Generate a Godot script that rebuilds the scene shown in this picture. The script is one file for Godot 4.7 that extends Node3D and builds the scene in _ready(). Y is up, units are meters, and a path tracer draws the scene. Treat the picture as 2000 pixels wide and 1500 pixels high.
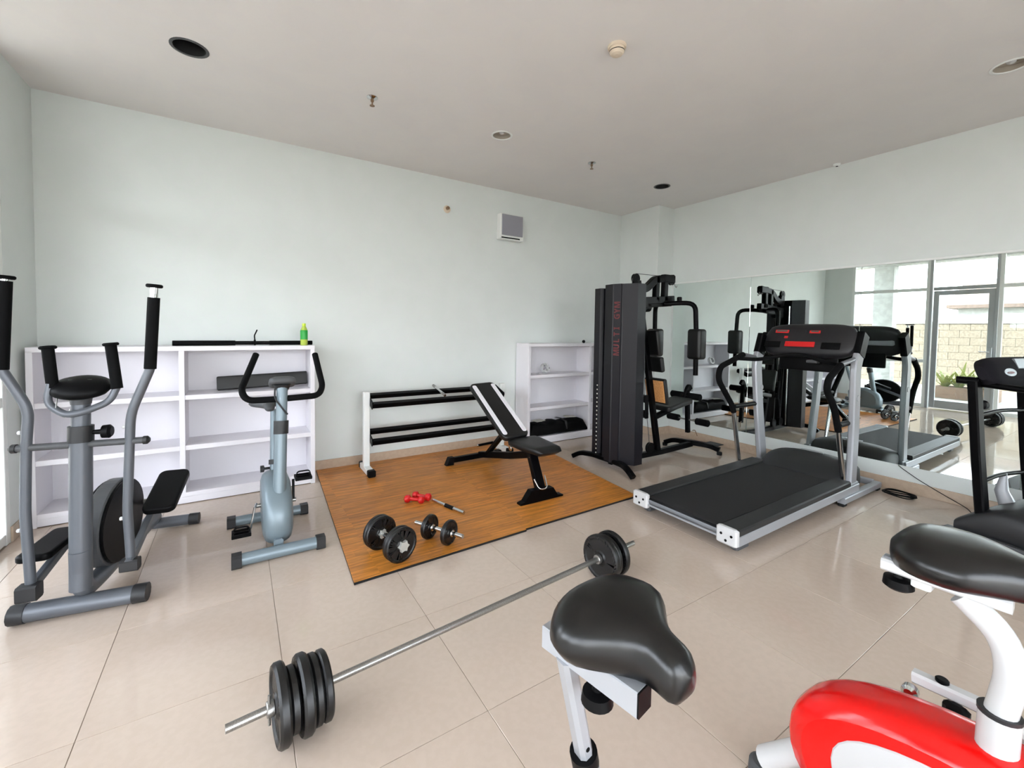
extends Node3D

var O := Vector3.ZERO            # base of the thing that is being built; shapes are given in room coordinates
var used := {}
var M := {}
const CEIL := 2.959
const LEFT := -6.03
const FRONT := 7.0
const TILE := 0.5957

# ------------------------------------------------------------------ helpers
func numbered(called: String) -> String:
	var k: int = used.get(called, 0)
	used[called] = k + 1
	return called if k == 0 else "%s_%03d" % [called, k]

func thing(called: String, label: String, category: String, at := Vector3.ZERO, group := "") -> Node3D:
	var o := Node3D.new()
	o.name = numbered(called)
	add_child(o)
	o.position = at
	O = at
	o.set_meta("label", label)
	o.set_meta("category", category)
	if group != "":
		o.set_meta("group", group)
	return o

func struct(called: String, at := Vector3.ZERO) -> Node3D:
	var o := Node3D.new()
	o.name = called
	add_child(o)
	o.position = at
	O = at
	o.set_meta("kind", "structure")
	return o

func mb() -> SurfaceTool:
	var st := SurfaceTool.new()
	st.begin(Mesh.PRIMITIVE_TRIANGLES)
	return st

func part(st: SurfaceTool, called: String, mat: Material, parent: Node3D) -> MeshInstance3D:
	st.generate_normals()
	var o := MeshInstance3D.new()
	o.mesh = st.commit()
	o.material_override = mat
	o.name = called
	o.cast_shadow = GeometryInstance3D.SHADOW_CASTING_SETTING_ON
	parent.add_child(o, true)
	return o

func tri(st: SurfaceTool, a: Vector3, b: Vector3, c: Vector3, inside: Vector3) -> void:
	if (b - a).cross(c - a).dot((a + b + c) / 3.0 - inside) > 0.0:
		var t := b
		b = c
		c = t
	st.add_vertex(a - O)
	st.add_vertex(b - O)
	st.add_vertex(c - O)

func loft(st: SurfaceTool, rings: Array, smooth := true, caps := true, hard_rings := false) -> void:
	var mids: Array[Vector3] = []
	for r in rings:
		var s := Vector3.ZERO
		for p in r:
			s += p
		mids.append(s / float(r.size()))
	for i in rings.size() - 1:
		st.set_smooth_group((i if hard_rings else 0) if smooth else -1)
		var A: PackedVector3Array = rings[i]
		var B: PackedVector3Array = rings[i + 1]
		var c: Vector3 = (mids[i] + mids[i + 1]) * 0.5
		var n := A.size()
		for k in n:
			var l := (k + 1) % n
			if not A[k].is_equal_approx(A[l]):
				tri(st, A[k], A[l], B[k], c)
			if not B[k].is_equal_approx(B[l]):
				tri(st, B[k], A[l], B[l], c)
	if caps:
		st.set_smooth_group(-1)
		for e in 2:
			var R: PackedVector3Array = rings[0 if e == 0 else rings.size() - 1]
			var m: Vector3 = mids[0 if e == 0 else rings.size() - 1]
			var nrm := Vector3.ZERO
			for k in R.size():
				nrm += (R[k] - m).cross(R[(k + 1) % R.size()] - m)
			if nrm.length() < 1e-9:
				continue
			nrm = nrm.normalized()
			var other: Vector3 = mids[1 if e == 0 else rings.size() - 2]
			var inside := m - nrm * 0.01
			if rings.size() > 1 and (other - m).dot(nrm) > 0.0:
				inside = m + nrm * 0.01
			for k in R.size():
				tri(st, m, R[k], R[(k + 1) % R.size()], inside)

func fillet(pts: Array, rad: float, seg := 5) -> Array:
	var out := [pts[0]]
	for i in range(1, pts.size() - 1):
		var p: Vector3 = pts[i]
		var a: Vector3 = pts[i - 1] - p
		var b: Vector3 = pts[i + 1] - p
		var d: float = min(rad, min(a.length(), b.length()) * 0.48)
		var p0: Vector3 = p + a.normalized() * d
		var p1: Vector3 = p + b.normalized() * d
		for k in seg + 1:
			var t := float(k) / seg
			out.append(p0.lerp(p, t).lerp(p.lerp(p1, t), t))
	out.append(pts[pts.size() - 1])
	return out

func frames(pts: Array, up := Vector3.ZERO) -> Array:
	var out := []
	var last := Vector3.ZERO
	for i in pts.size():
		var t: Vector3
		if i == 0:
			t = pts[1] - pts[0]
		elif i == pts.size() - 1:
			t = pts[i] - pts[i - 1]
		else:
			t = (pts[i] - pts[i - 1]).normalized() + (pts[i + 1] - pts[i]).normalized()
		t = t.normalized()
		var u := up if up != Vector3.ZERO else last
		if u == Vector3.ZERO or absf(u.normalized().dot(t)) > 0.98:
			u = Vector3.UP if absf(t.y) < 0.9 else Vector3.RIGHT
		var side := t.cross(u).normalized()
		u = side.cross(t).normalized()
		last = u
		out.append([side, u, t])
	return out

# round pipe along points; r may be a number or an array with one radius for each point of an unrounded path
func pipe(st: SurfaceTool, pts: Array, r: Variant, bend := 0.0, n := 12) -> void:
	var P := pts if bend <= 0.0 else fillet(pts, bend)
	var fr := frames(P)
	var rings := []
	for i in P.size():
		var rad: float = r[i] if r is Array else r
		var R := PackedVector3Array()
		for k in n:
			var w := TAU * k / n
			R.append(P[i] + fr[i][0] * cos(w) * rad + fr[i][1] * sin(w) * rad)
		rings.append(R)
	loft(st, rings)

# rectangular bar along points, w across and h along up, corners cut by c
func bar(st: SurfaceTool, pts: Array, w: float, h: float, up := Vector3.UP, c := 0.004, bend := 0.0) -> void:
	var P := pts if bend <= 0.0 else fillet(pts, bend)
	var fr := frames(P, up)
	var rings := []
	var a := w / 2.0
	var b := h / 2.0
	var prof := [Vector2(-a + c, -b), Vector2(a - c, -b), Vector2(a, -b + c), Vector2(a, b - c), Vector2(a - c, b), Vector2(-a + c, b), Vector2(-a, b - c), Vector2(-a, -b + c)]
	for i in P.size():
		var R := PackedVector3Array()
		for q in prof:
			R.append(P[i] + fr[i][0] * q.x + fr[i][1] * q.y)
		rings.append(R)
	loft(st, rings, false)

# box with cut edges
func box(st: SurfaceTool, at: Vector3, size: Vector3, c := 0.003, B := Basis.IDENTITY) -> void:
	var h := size / 2.0
	c = min(c, min(h.x, min(h.y, h.z)) * 0.6)
	var rings := []
	for e in [[-h.y, c], [-h.y + c, 0.0], [h.y - c, 0.0], [h.y, c]]:
		var R := PackedVector3Array()
		var i: float = e[1]
		var X := h.x - i
		var Z := h.z - i
		for q in [[-X + c, -Z], [X - c, -Z], [X, -Z + c], [X, Z - c], [X - c, Z], [-X + c, Z], [-X, Z - c], [-X, -Z + c]]:
			R.append(at + B * Vector3(q[0], e[0], q[1]))
		rings.append(R)
	loft(st, rings, false)

# box given by its two corners
func block(st: SurfaceTool, a: Vector3, b: Vector3, c := 0.003) -> void:
	box(st, (a + b) / 2.0, (b - a).abs(), c)

# soft cushion: box with round corners and edges
func cushion(st: SurfaceTool, at: Vector3, size: Vector3, rc: float, re: float, B := Basis.IDENTITY, n := 5) -> void:
	var h := size / 2.0
	var rings := []
	var levels := []
	for k in n + 1:
		var w := PI / 2 * k / n
		levels.append([-h.y + re - re * cos(w), re - re * sin(w)])
	for k in n + 1:
		var w := PI / 2 * (1.0 - float(k) / n)
		levels.append([h.y - re + re * cos(w), re - re * sin(w)])
	for e in levels:
		var R := PackedVector3Array()
		var X: float = h.x - e[1]
		var Z: float = h.z - e[1]
		var r: float = max(rc - e[1], 0.002)
		for q in 4:
			var cx := (X - r) * (1.0 if q == 0 or q == 3 else -1.0)
			var cz := (Z - r) * (1.0 if q < 2 else -1.0)
			for k in n + 1:
				var w := PI / 2 * (q + float(k) / n)
				R.append(at + B * Vector3(cx + cos(w) * r, e[0], cz + sin(w) * r))
		rings.append(R)
	loft(st, rings)

func lathe(st: SurfaceTool, prof: Array, at: Vector3, axis := Vector3.UP, n := 24, smooth := false) -> void:
	var ax := axis.normalized()
	var u := (Vector3.UP if absf(ax.y) < 0.9 else Vector3.RIGHT).cross(ax).normalized()
	var v := ax.cross(u)
	var rings := []
	for q in prof:
		var R := PackedVector3Array()
		for k in n:
			var w := TAU * k / n
			R.append(at + ax * q.y + (u * cos(w) + v * sin(w)) * max(q.x, 0.0005))
		rings.append(R)
	loft(st, rings, true, prof[0] != prof[prof.size() - 1], not smooth)

# flat outline (x, y in the frame) pushed along z of the frame by depth, edges cut by c
func extrude(st: SurfaceTool, poly: PackedVector2Array, F: Transform3D, depth: float, c := 0.002) -> void:
	if Geometry2D.is_polygon_clockwise(poly):
		poly.reverse()
	var inner := poly
	if c > 0.0:
		var off := Geometry2D.offset_polygon(poly, -c)
		if off.size() == 1 and off[0].size() == poly.size():
			inner = off[0]
			if Geometry2D.is_polygon_clockwise(inner):
				inner.reverse()
			var best := 0
			for k in inner.size():
				if inner[k].distance_to(poly[0]) < inner[best].distance_to(poly[0]):
					best = k
			var turned := PackedVector2Array()
			for k in inner.size():
				turned.append(inner[(k + best) % inner.size()])
			inner = turned
		else:
			c = 0.0
	var lev := [[0.0, inner], [c, poly], [depth - c, poly], [depth, inner]] if c > 0.0 else [[0.0, poly], [depth, poly]]
	st.set_smooth_group(-1)
	for i in lev.size() - 1:
		var A: PackedVector2Array = lev[i][1]
		var B: PackedVector2Array = lev[i + 1][1]
		for k in A.size():
			var l := (k + 1) % A.size()
			var p := F * Vector3(A[k].x, A[k].y, lev[i][0])
			var q := F * Vector3(A[l].x, A[l].y, lev[i][0])
			var r := F * Vector3(B[k].x, B[k].y, lev[i + 1][0])
			var s := F * Vector3(B[l].x, B[l].y, lev[i + 1][0])
			var e := A[l] - A[k]
			var out := (F.basis * Vector3(e.y, -e.x, 0)).normalized() + F.basis.z * (0.5 if i == lev.size() - 2 and c > 0 else (-0.5 if i == 0 and c > 0 else 0.0))
			var inside := (p + q + r + s) / 4.0 - out * 0.05
			tri(st, p, q, r, inside)
			tri(st, r, q, s, inside)
	var idx := Geometry2D.triangulate_polygon(inner)
	for e in 2:
		var z := 0.0 if e == 0 else depth
		var nrm := F.basis.z * (-1.0 if e == 0 else 1.0)
		for k in range(0, idx.size(), 3):
			var a := F * Vector3(inner[idx[k]].x, inner[idx[k]].y, z)
			var b := F * Vector3(inner[idx[k + 1]].x, inner[idx[k + 1]].y, z)
			var d := F * Vector3(inner[idx[k + 2]].x, inner[idx[k + 2]].y, z)
			tri(st, a, b, d, (a + b + d) / 3.0 - nrm * 0.05)

func ellipse(rx: float, ry: float, n := 32, power := 2.0) -> PackedVector2Array:
	var out := PackedVector2Array()
	for k in n:
		var w := TAU * k / n
		var cw := cos(w)
		var sw := sin(w)
		out.append(Vector2(signf(cw) * pow(absf(cw), 2.0 / power) * rx, signf(sw) * pow(absf(sw), 2.0 / power) * ry))
	return out

func sweep_ellipse(at: Vector3, ux: Vector3, uy: Vector3, rx: float, ry: float, n := 28, power := 2.0) -> PackedVector3Array:
	var R := PackedVector3Array()
	for q in ellipse(rx, ry, n, power):
		R.append(at + ux * q.x + uy * q.y)
	return R

# one-call shapes that become parts
func p_pipe(parent: Node3D, called: String, mat: Material, pts: Array, r: Variant, bend := 0.0, n := 12) -> MeshInstance3D:
	var st := mb()
	pipe(st, pts, r, bend, n)
	return part(st, called, mat, parent)

func p_bar(parent: Node3D, called: String, mat: Material, pts: Array, w: float, h: float, up := Vector3.UP, c := 0.004, bend := 0.0) -> MeshInstance3D:
	var st := mb()
	bar(st, pts, w, h, up, c, bend)
	return part(st, called, mat, parent)

func p_block(parent: Node3D, called: String, mat: Material, a: Vector3, b: Vector3, c := 0.003) -> MeshInstance3D:
	var st := mb()
	block(st, a, b, c)
	return part(st, called, mat, parent)

func p_lathe(parent: Node3D, called: String, mat: Material, prof: Array, at: Vector3, axis := Vector3.UP, n := 24, smooth := false) -> MeshInstance3D:
	var st := mb()
	lathe(st, prof, at, axis, n, smooth)
	return part(st, called, mat, parent)

func p_cushion(parent: Node3D, called: String, mat: Material, at: Vector3, size: Vector3, rc: float, re: float, B := Basis.IDENTITY) -> MeshInstance3D:
	var st := mb()
	cushion(st, at, size, rc, re, B)
	return part(st, called, mat, parent)

func p_disc(parent: Node3D, called: String, mat: Material, at: Vector3, axis: Vector3, r: float, thick: float, n := 24, c := 0.003) -> MeshInstance3D:
	return p_lathe(parent, called, mat, [Vector2(r - c, -thick / 2), Vector2(r, -thick / 2 + c), Vector2(r, thick / 2 - c), Vector2(r - c, thick / 2)], at, axis, n)

func V(x: float, y: float, z: float) -> Vector3:
	return Vector3(x, y, z)

# ------------------------------------------------------------------ materials
func mat(c: Color, rough := 0.5, metal := 0.0, spec := 0.5) -> StandardMaterial3D:
	var m := StandardMaterial3D.new()
	m.albedo_color = c
	m.roughness = rough
	m.metallic = metal
	m.metallic_specular = spec
	return m

func noise_tex(a: Color, b: Color, freq: float, sd: int, oct := 4, size := 512, lo := 0.3, hi := 0.7) -> NoiseTexture2D:
	var f := FastNoiseLite.new()
	f.seed = sd
	f.noise_type = FastNoiseLite.TYPE_SIMPLEX_SMOOTH
	f.frequency = freq
	f.fractal_octaves = oct
	var t := NoiseTexture2D.new()
	t.width = size
	t.height = size
	t.seamless = true
	t.noise = f
	var g := Gradient.new()
	g.offsets = PackedFloat32Array([lo, hi])
	g.colors = PackedColorArray([a, b])
	t.color_ramp = g
	return t

func mottled(a: Color, b: Color, freq: float, scale: float, rough := 0.5, metal := 0.0, sd := 3) -> StandardMaterial3D:
	var m := mat(Color.WHITE, rough, metal)
	m.albedo_texture = noise_tex(a, b, freq, sd)
	m.uv1_triplanar = true
	m.uv1_world_triplanar = true
	m.uv1_scale = Vector3.ONE * scale
	return m

func wood_print() -> StandardMaterial3D:
	# printed strip parquet: strips run along x, each of its own tone, with fine grain
	var W := 1024
	var img := Image.create(W, W, false, Image.FORMAT_RGB8)
	var rng := RandomNumberGenerator.new()
	rng.seed = 11
	var grain := FastNoiseLite.new()
	grain.seed = 5
	grain.frequency = 0.02
	grain.fractal_octaves = 3
	var rows := 16
	var rh := W / rows
	for r in rows:
		var cuts := []
		var x := -rng.randi_range(0, 300)
		while x < W:
			var ln := rng.randi_range(260, 620)
			cuts.append([x, x + ln, rng.randf_range(0.95, 1.05), rng.randf_range(-0.012, 0.012)])
			x += ln
		for cc in cuts:
			for px in range(max(0, cc[0]), min(W, cc[1])):
				for py in rh:
					var y := r * rh + py
					var g := grain.get_noise_2d(px * 0.5 + r * 97.0, y * 7.0) * 0.14 + grain.get_noise_2d(px * 0.10, y * 1.6 + 400.0) * 0.22
					var t: float = cc[2] + g
					if py == 0 or px == cc[0]:
						t *= 0.95
					img.set_pixel(px, y, Color(clampf(0.745 * t, 0, 1), clampf((0.478 + cc[3] * 0.5) * t, 0, 1), clampf((0.190 + cc[3] * 0.4) * t, 0, 1)))
	var m := mat(Color.WHITE, 0.42)
	m.albedo_texture = ImageTexture.create_from_image(img)
	m.uv1_triplanar = true
	m.uv1_world_triplanar = true
	m.uv1_scale = Vector3.ONE / 1.05
	return m

func make_materials() -> void:
	M.wall = mottled(Color(0.850, 0.872, 0.862), Color(0.857, 0.879, 0.869), 0.01, 0.5, 0.75, 0.0, 7)
	M.ceiling = mottled(Color(0.878, 0.862, 0.852), Color(0.884, 0.868, 0.858), 0.01, 0.4, 0.85, 0.0, 8)
	M.tile = []
	for k in 3:
		var t := mottled(Color(0.788, 0.720, 0.660).darkened(0.008 * k), Color(0.800, 0.733, 0.674).darkened(0.008 * k), 0.02, 2.3, 0.07, 0.0, 20 + k)
		M.tile.append(t)
	M.grout = mat(Color(0.53, 0.48, 0.43), 0.9)
	M.base_tile = mottled(Color(0.735, 0.655, 0.575), Color(0.755, 0.675, 0.595), 0.02, 2.0, 0.25, 0.0, 31)
	M.mirror = mat(Color(0.90, 0.935, 0.925), 0.0, 1.0)
	M.white_board = mat(Color(0.90, 0.89, 0.91), 0.45)
	M.white_frame = mat(Color(0.90, 0.91, 0.90), 0.35)
	M.alu = mat(Color(0.74, 0.75, 0.76), 0.35, 0.7)
	var glass := mat(Color(0.93, 0.97, 0.96, 0.06), 0.0, 0.0, 0.5)
	glass.transparency = BaseMaterial3D.TRANSPARENCY_ALPHA
	M.glass = glass
	M.black_paint = mat(Color(0.022, 0.021, 0.026), 0.35, 0.0, 0.2)
	M.black_plastic = mat(Color(0.030, 0.030, 0.035), 0.45, 0.0, 0.25)
	M.black_matte = mat(Color(0.030, 0.030, 0.033), 0.7, 0.0, 0.25)
	M.foam = mat(Color(0.040, 0.042, 0.047), 0.8, 0.0, 0.25)
	M.leather = mottled(Color(0.028, 0.028, 0.031), Color(0.040, 0.039, 0.043), 0.05, 14.0, 0.28, 0.0, 41)
	M.vinyl = mottled(Color(0.030, 0.030, 0.032), Color(0.045, 0.045, 0.048), 0.05, 14.0, 0.45, 0.0, 42)
	M.belt = mottled(Color(0.075, 0.075, 0.082), Color(0.105, 0.105, 0.113), 0.09, 12.0, 0.75, 0.0, 43)
	M.iron = mottled(Color(0.030, 0.030, 0.033), Color(0.052, 0.052, 0.056), 0.05, 9.0, 0.40, 0.0, 44)
	M.chrome = mat(Color(0.80, 0.80, 0.80), 0.14, 1.0)
	M.steel = mottled(Color(0.56, 0.555, 0.545), Color(0.66, 0.655, 0.64), 0.06, 6.0, 0.32, 0.9, 45)
	M.silver_paint = mat(Color(0.66, 0.67, 0.69), 0.35, 0.35)
	M.silver_dark = mat(Color(0.52, 0.53, 0.55), 0.4, 0.4)
	M.grey_paint = mat(Color(0.37, 0.385, 0.41), 0.38, 0.25)
	M.blue_grey = mat(Color(0.47, 0.525, 0.555), 0.36, 0.2)
	M.dark_grey = mat(Color(0.13, 0.132, 0.14), 0.5)
	M.mid_grey = mat(Color(0.29, 0.295, 0.305), 0.5)
	M.console = mat(Color(0.085, 0.083, 0.098), 0.5)
	M.hull = mat(Color(0.095, 0.09, 0.11), 0.7, 0.0, 0.25)
	M.nut = mat(Color(0.78, 0.78, 0.76), 0.35, 0.4)
	M.lcd = mat(Color(0.34, 0.37, 0.35), 0.15)
	M.red_print = mat(Color(0.80, 0.10, 0.11), 0.4)
	M.red_plastic = mat(Color(0.90, 0.055, 0.05), 0.16)
	M.red_rubber = mat(Color(0.80, 0.08, 0.09), 0.35)
	M.dull_red = mat(Color(0.36, 0.08, 0.10), 0.5)
	M.white_gloss = mat(Color(0.80, 0.80, 0.80), 0.2)
	M.shroud = mat(Color(0.070, 0.064, 0.088), 0.42, 0.0, 0.4)
	M.plywood = mottled(Color(0.80, 0.56, 0.33), Color(0.88, 0.64, 0.40), 0.02, 4.0, 0.55, 0.0, 46)
	M.rubber = mat(Color(0.05, 0.05, 0.05), 0.85)
	M.wood_mat = wood_print()
	M.paper = mat(Color(0.85, 0.84, 0.80), 0.7)
	M.beige_plastic = mat(Color(0.86, 0.80, 0.72), 0.5)
	M.brass = mat(Color(0.55, 0.45, 0.36), 0.4, 0.6)
	M.speaker_grille = mottled(Color(0.52, 0.52, 0.56), Color(0.62, 0.62, 0.65), 0.2, 30.0, 0.6, 0.0, 47)
	M.cup = mat(Color(0.10, 0.11, 0.12), 0.6)
	M.cup_light = mat(Color(0.66, 0.63, 0.58), 0.35)
	M.bottle_juice = mat(Color(0.72, 0.80, 0.35), 0.12)
	M.bottle_label = mat(Color(0.10, 0.62, 0.22), 0.35)
	M.lime = mat(Color(0.78, 0.90, 0.25), 0.35)
	M.paving = mottled(Color(0.62, 0.61, 0.58), Color(0.70, 0.69, 0.66), 0.02, 0.6, 0.85, 0.0, 51)
	M.block_wall = mottled(Color(0.36, 0.325, 0.275), Color(0.44, 0.405, 0.35), 0.03, 1.2, 0.9, 0.0, 52)
	M.plaster = mottled(Color(0.62, 0.62, 0.60), Color(0.68, 0.68, 0.66), 0.02, 0.6, 0.85, 0.0, 53)
	M.roof = mottled(Color(0.30, 0.25, 0.22), Color(0.38, 0.32, 0.28), 0.03, 1.0, 0.85, 0.0, 54)
	M.leaf = mottled(Color(0.34, 0.42, 0.12), Color(0.66, 0.64, 0.26), 0.03, 6.0, 0.5, 0.0, 55)
	M.pot = mottled(Color(0.48, 0.38, 0.31), Color(0.56, 0.45, 0.37), 0.03, 3.0, 0.8, 0.0, 56)
	M.soil = mat(Color(0.20, 0.15, 0.11), 0.95)

# ------------------------------------------------------------------ scene
func _ready() -> void:
	# camera
	var cam := Camera3D.new()
	cam.name = "camera"
	cam.position = V(-4.8476, 1.35, 4.339)
	cam.rotation = V(-0.0372, -0.5673, 0.0143)
	cam.set_frustum(1500.0 / 843.08 * 0.05, Vector2(0, -75.0 / 843.08 * 0.05), 0.05, 200.0)
	add_child(cam)
	cam.current = true
	# sky, sun and exposure
	var sky_mat := ProceduralSkyMaterial.new()
	sky_mat.sky_top_color = Color(0.835, 0.872, 0.92)
	sky_mat.sky_horizon_color = Color(0.94, 0.95, 0.955)
	sky_mat.ground_horizon_color = Color(0.62, 0.61, 0.58)
	sky_mat.ground_bottom_color = Color(0.55, 0.54, 0.51)
	sky_mat.sky_energy_multiplier = 3.4
	sky_mat.ground_energy_multiplier = 1.6
	var sky := Sky.new()
	sky.sky_material = sky_mat
	var env := Environment.new()
	env.background_mode = Environment.BG_SKY
	env.sky = sky
	env.tonemap_mode = Environment.TONE_MAPPER_LINEAR
	env.tonemap_exposure = 0.97
	env.sdfgi_enabled = true
	env.ssao_enabled = true
	env.ssil_enabled = true
	var we := WorldEnvironment.new()
	we.name = "world"
	we.environment = env
	add_child(we)
	var sun := DirectionalLight3D.new()
	sun.name = "sun"
	sun.light_energy = 9.0
	sun.light_color = Color(1.0, 0.985, 0.965)
	sun.light_angular_distance = 1.0
	sun.shadow_enabled = true
	sun.rotation_degrees = V(-58, 110, 0)
	add_child(sun)

	make_materials()
	build_room()
	build_facade()
	build_outside()
	build_mirror()
	build_bookcases()
	build_mats()
	treadmill()
	second_treadmill()
	multi_gym()
	elliptical()
	grey_bike()
	red_bike()
	silver_bike()
	weight_bench()
	dumbbell_rack()
	free_weights()
	ceiling_fittings()
	small_things()

# ------------------------------------------------------------------ the room
func build_room() -> void:
	var f := struct("floor")
	var st := mb()
	block(st, V(LEFT - 0.2, -0.16, -0.2), V(0.2, -0.0022, FRONT + 0.2), 0.0)
	part(st, "screed", M.grout, f)
	var shared := {}
	var x0 := -5.2999 - 3 * TILE
	var z0 := 2.4588 - 5 * TILE
	var g := 0.0011
	for i in 14:
		for j in 15:
			var xa: float = max(x0 + i * TILE + g, LEFT)
			var xb: float = min(x0 + (i + 1) * TILE - g, 0.0)
			var za: float = max(z0 + j * TILE + g, 0.0)
			var zb: float = min(z0 + (j + 1) * TILE - g, FRONT)
			if xb - xa < 0.01 or zb - za < 0.01:
				continue
			var key := "%.3f %.3f" % [xb - xa, zb - za]
			if not shared.has(key):
				var s := mb()
				box(s, V(0, -0.006, 0), V(xb - xa, 0.012, zb - za), 0.0008)
				s.generate_normals()
				shared[key] = s.commit()
			var o := MeshInstance3D.new()
			o.mesh = shared[key]
			o.material_override = M.tile[(i * 7 + j * 5 + i * j) % 3]
			o.name = "tile"
			o.position = V((xa + xb) / 2, 0, (za + zb) / 2)
			f.add_child(o, true)
	# ceiling with the round openings of its downlights
	var c := CSGCombiner3D.new()
	c.name = "ceiling"
	c.set_meta("kind", "structure")
	add_child(c)
	var slab := CSGBox3D.new()
	slab.name = "ceiling_slab"
	slab.size = V(-LEFT + 0.4, 0.2, FRONT + 0.4)
	slab.position = V(LEFT / 2, CEIL + 0.1, FRONT / 2)
	slab.material = M.ceiling
	c.add_child(slab)
	for h in [[-5.068, 1.15, 0.085], [-2.98, 1.205, 0.078], [-0.863, 1.131, 0.078], [-0.957, 3.705, 0.08]]:
		var cut := CSGCylinder3D.new()
		cut.name = "opening"
		cut.operation = CSGShape3D.OPERATION_SUBTRACTION
		cut.radius = h[2]
		cut.height = 0.2
		cut.sides = 32
		cut.position = V(h[0], CEIL, h[1])
		c.add_child(cut, true)
	var w := struct("wall_back")
	p_block(w, "wall_face", M.wall, V(LEFT - 0.2, -0.1, -0.2), V(0.2, CEIL, 0), 0.0)
	w = struct("wall_right")
	p_block(w, "wall_face", M.wall, V(0, -0.1, 0), V(0.2, CEIL, FRONT + 0.2), 0.0)
	w = struct("wall_front")
	p_block(w, "wall_face", M.wall, V(LEFT - 0.2, -0.1, FRONT), V(LEFT + 0.6, CEIL, FRONT + 0.2), 0.0)
	p_block(w, "wall_face", M.wall, V(-2.5, -0.1, FRONT), V(0, CEIL, FRONT + 0.2), 0.0)
	p_block(w, "lintel", M.wall, V(LEFT + 0.6, 2.5, FRONT), V(-2.5, CEIL, FRONT + 0.2), 0.0)
	var nx := 3
	var span := -LEFT - 0.6 - 2.5
	for k in nx:
		var xa := LEFT + 0.6 + span * k / nx
		var xb := LEFT + 0.6 + span * (k + 1) / nx
		var wn := struct("window_%d" % (6 + k))
		for x in [xa + 0.025, xb - 0.025]:
			p_block(wn, "mullion", M.white_frame, V(x - 0.025, 0, FRONT + 0.05), V(x + 0.025, 2.5, FRONT + 0.11), 0.003)
		for y in [0.04, 2.46]:
			p_block(wn, "rail", M.white_frame, V(xa + 0.05, y - 0.03, FRONT + 0.052), V(xb - 0.05, y + 0.03, FRONT + 0.108), 0.003)
		p_block(wn, "pane", M.glass, V(xa + 0.05, 0.07, FRONT + 0.077), V(xb - 0.05, 2.43, FRONT + 0.083), 0.0)
	w = struct("wall_left")
	p_block(w, "wall_face", M.wall, V(LEFT - 0.2, -0.1, 0), V(LEFT, CEIL, 0.50), 0.0)
	w = struct("wall_corner_pillar")
	p_block(w, "pillar_face", M.wall, V(-0.305, 0, 0), V(0, CEIL, 0.645), 0.002)
	var bh := 0.097
	w = struct("baseboard_back")
	p_block(w, "skirting", M.base_tile, V(LEFT, 0, 0), V(-0.305, bh, 0.012), 0.002)
	w = struct("baseboard_pillar")
	st = mb()
	block(st, V(-0.317, 0, 0.012), V(-0.305, bh, 0.657), 0.002)
	block(st, V(-0.305, 0, 0.645), V(-0.012, bh, 0.657), 0.002)
	part(st, "skirting", M.base_tile, w)
	w = struct("baseboard_right")
	p_block(w, "skirting", M.base_tile, V(-0.012, 0, 0.645), V(0, bh, FRONT), 0.002)
	w = struct("baseboard_left")
	p_block(w, "skirting", M.base_tile, V(LEFT, 0, 0.012), V(LEFT + 0.012, bh, 0.5), 0.002)

func build_facade() -> void:
	# glazed front along the left side: fixed lights with a transom, and a glass door
	var xs := LEFT - 0.03
	var bays := [[0.50, 1.71], [2.58, 3.75], [3.75, 4.90], [4.90, 6.00], [6.00, 7.00]]
	var n := 0
	for b in bays:
		n += 1
		var w := struct("window_%d" % n)
		var za: float = b[0]
		var zb: float = b[1]
		for z in [za + 0.025, zb - 0.025]:
			p_block(w, "mullion", M.white_frame, V(xs - 0.03, 0, z - 0.025), V(xs + 0.03, CEIL, z + 0.025), 0.003)
		for y in [0.04, 0.87, 2.21, CEIL - 0.03]:
			p_block(w, "rail", M.white_frame, V(xs - 0.028, y - 0.03, za + 0.05), V(xs + 0.028, y + 0.03, zb - 0.05), 0.003)
		for y in [[0.07, 0.84], [0.90, 2.18], [2.24, CEIL - 0.06]]:
			p_block(w, "pane", M.glass, V(xs - 0.003, y[0], za + 0.05), V(xs + 0.003, y[1], zb - 0.05), 0.0)
	var d := struct("door_1")
	for z in [1.73, 2.56]:
		p_block(d, "jamb", M.alu, V(xs - 0.035, 0, z - 0.02), V(xs + 0.035, CEIL, z + 0.02), 0.003)
	for y in [2.21, CEIL - 0.03]:
		p_block(d, "rail", M.alu, V(xs - 0.03, y - 0.03, 1.76), V(xs + 0.03, y + 0.03, 2.54), 0.003)
	p_block(d, "pane", M.glass, V(xs - 0.003, 2.24, 1.76), V(xs + 0.003, CEIL - 0.06, 2.54), 0.0)
	for z in [1.80, 2.50]:
		p_block(d, "stile", M.alu, V(xs - 0.02, 0.02, z - 0.038), V(xs + 0.02, 2.17, z + 0.038), 0.003)
	for y in [[0.02, 0.16], [2.09, 2.17]]:
		p_block(d, "leaf_rail", M.alu, V(xs - 0.02, y[0], 1.838), V(xs + 0.02, y[1], 2.462), 0.003)
	p_block(d, "pane", M.glass, V(xs - 0.003, 0.16, 1.838), V(xs + 0.003, 2.09, 2.462), 0.0)
	p_block(d, "lock", M.alu, V(xs + 0.02, 0.98, 2.47), V(xs + 0.045, 1.16, 2.53), 0.004)
	var hnd := mb()
	pipe(hnd, [V(xs + 0.045, 1.08, 2.50), V(xs + 0.08, 1.08, 2.50), V(xs + 0.08, 1.08, 2.38)], 0.009, 0.02)
	part(hnd, "handle", M.chrome, d)

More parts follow.
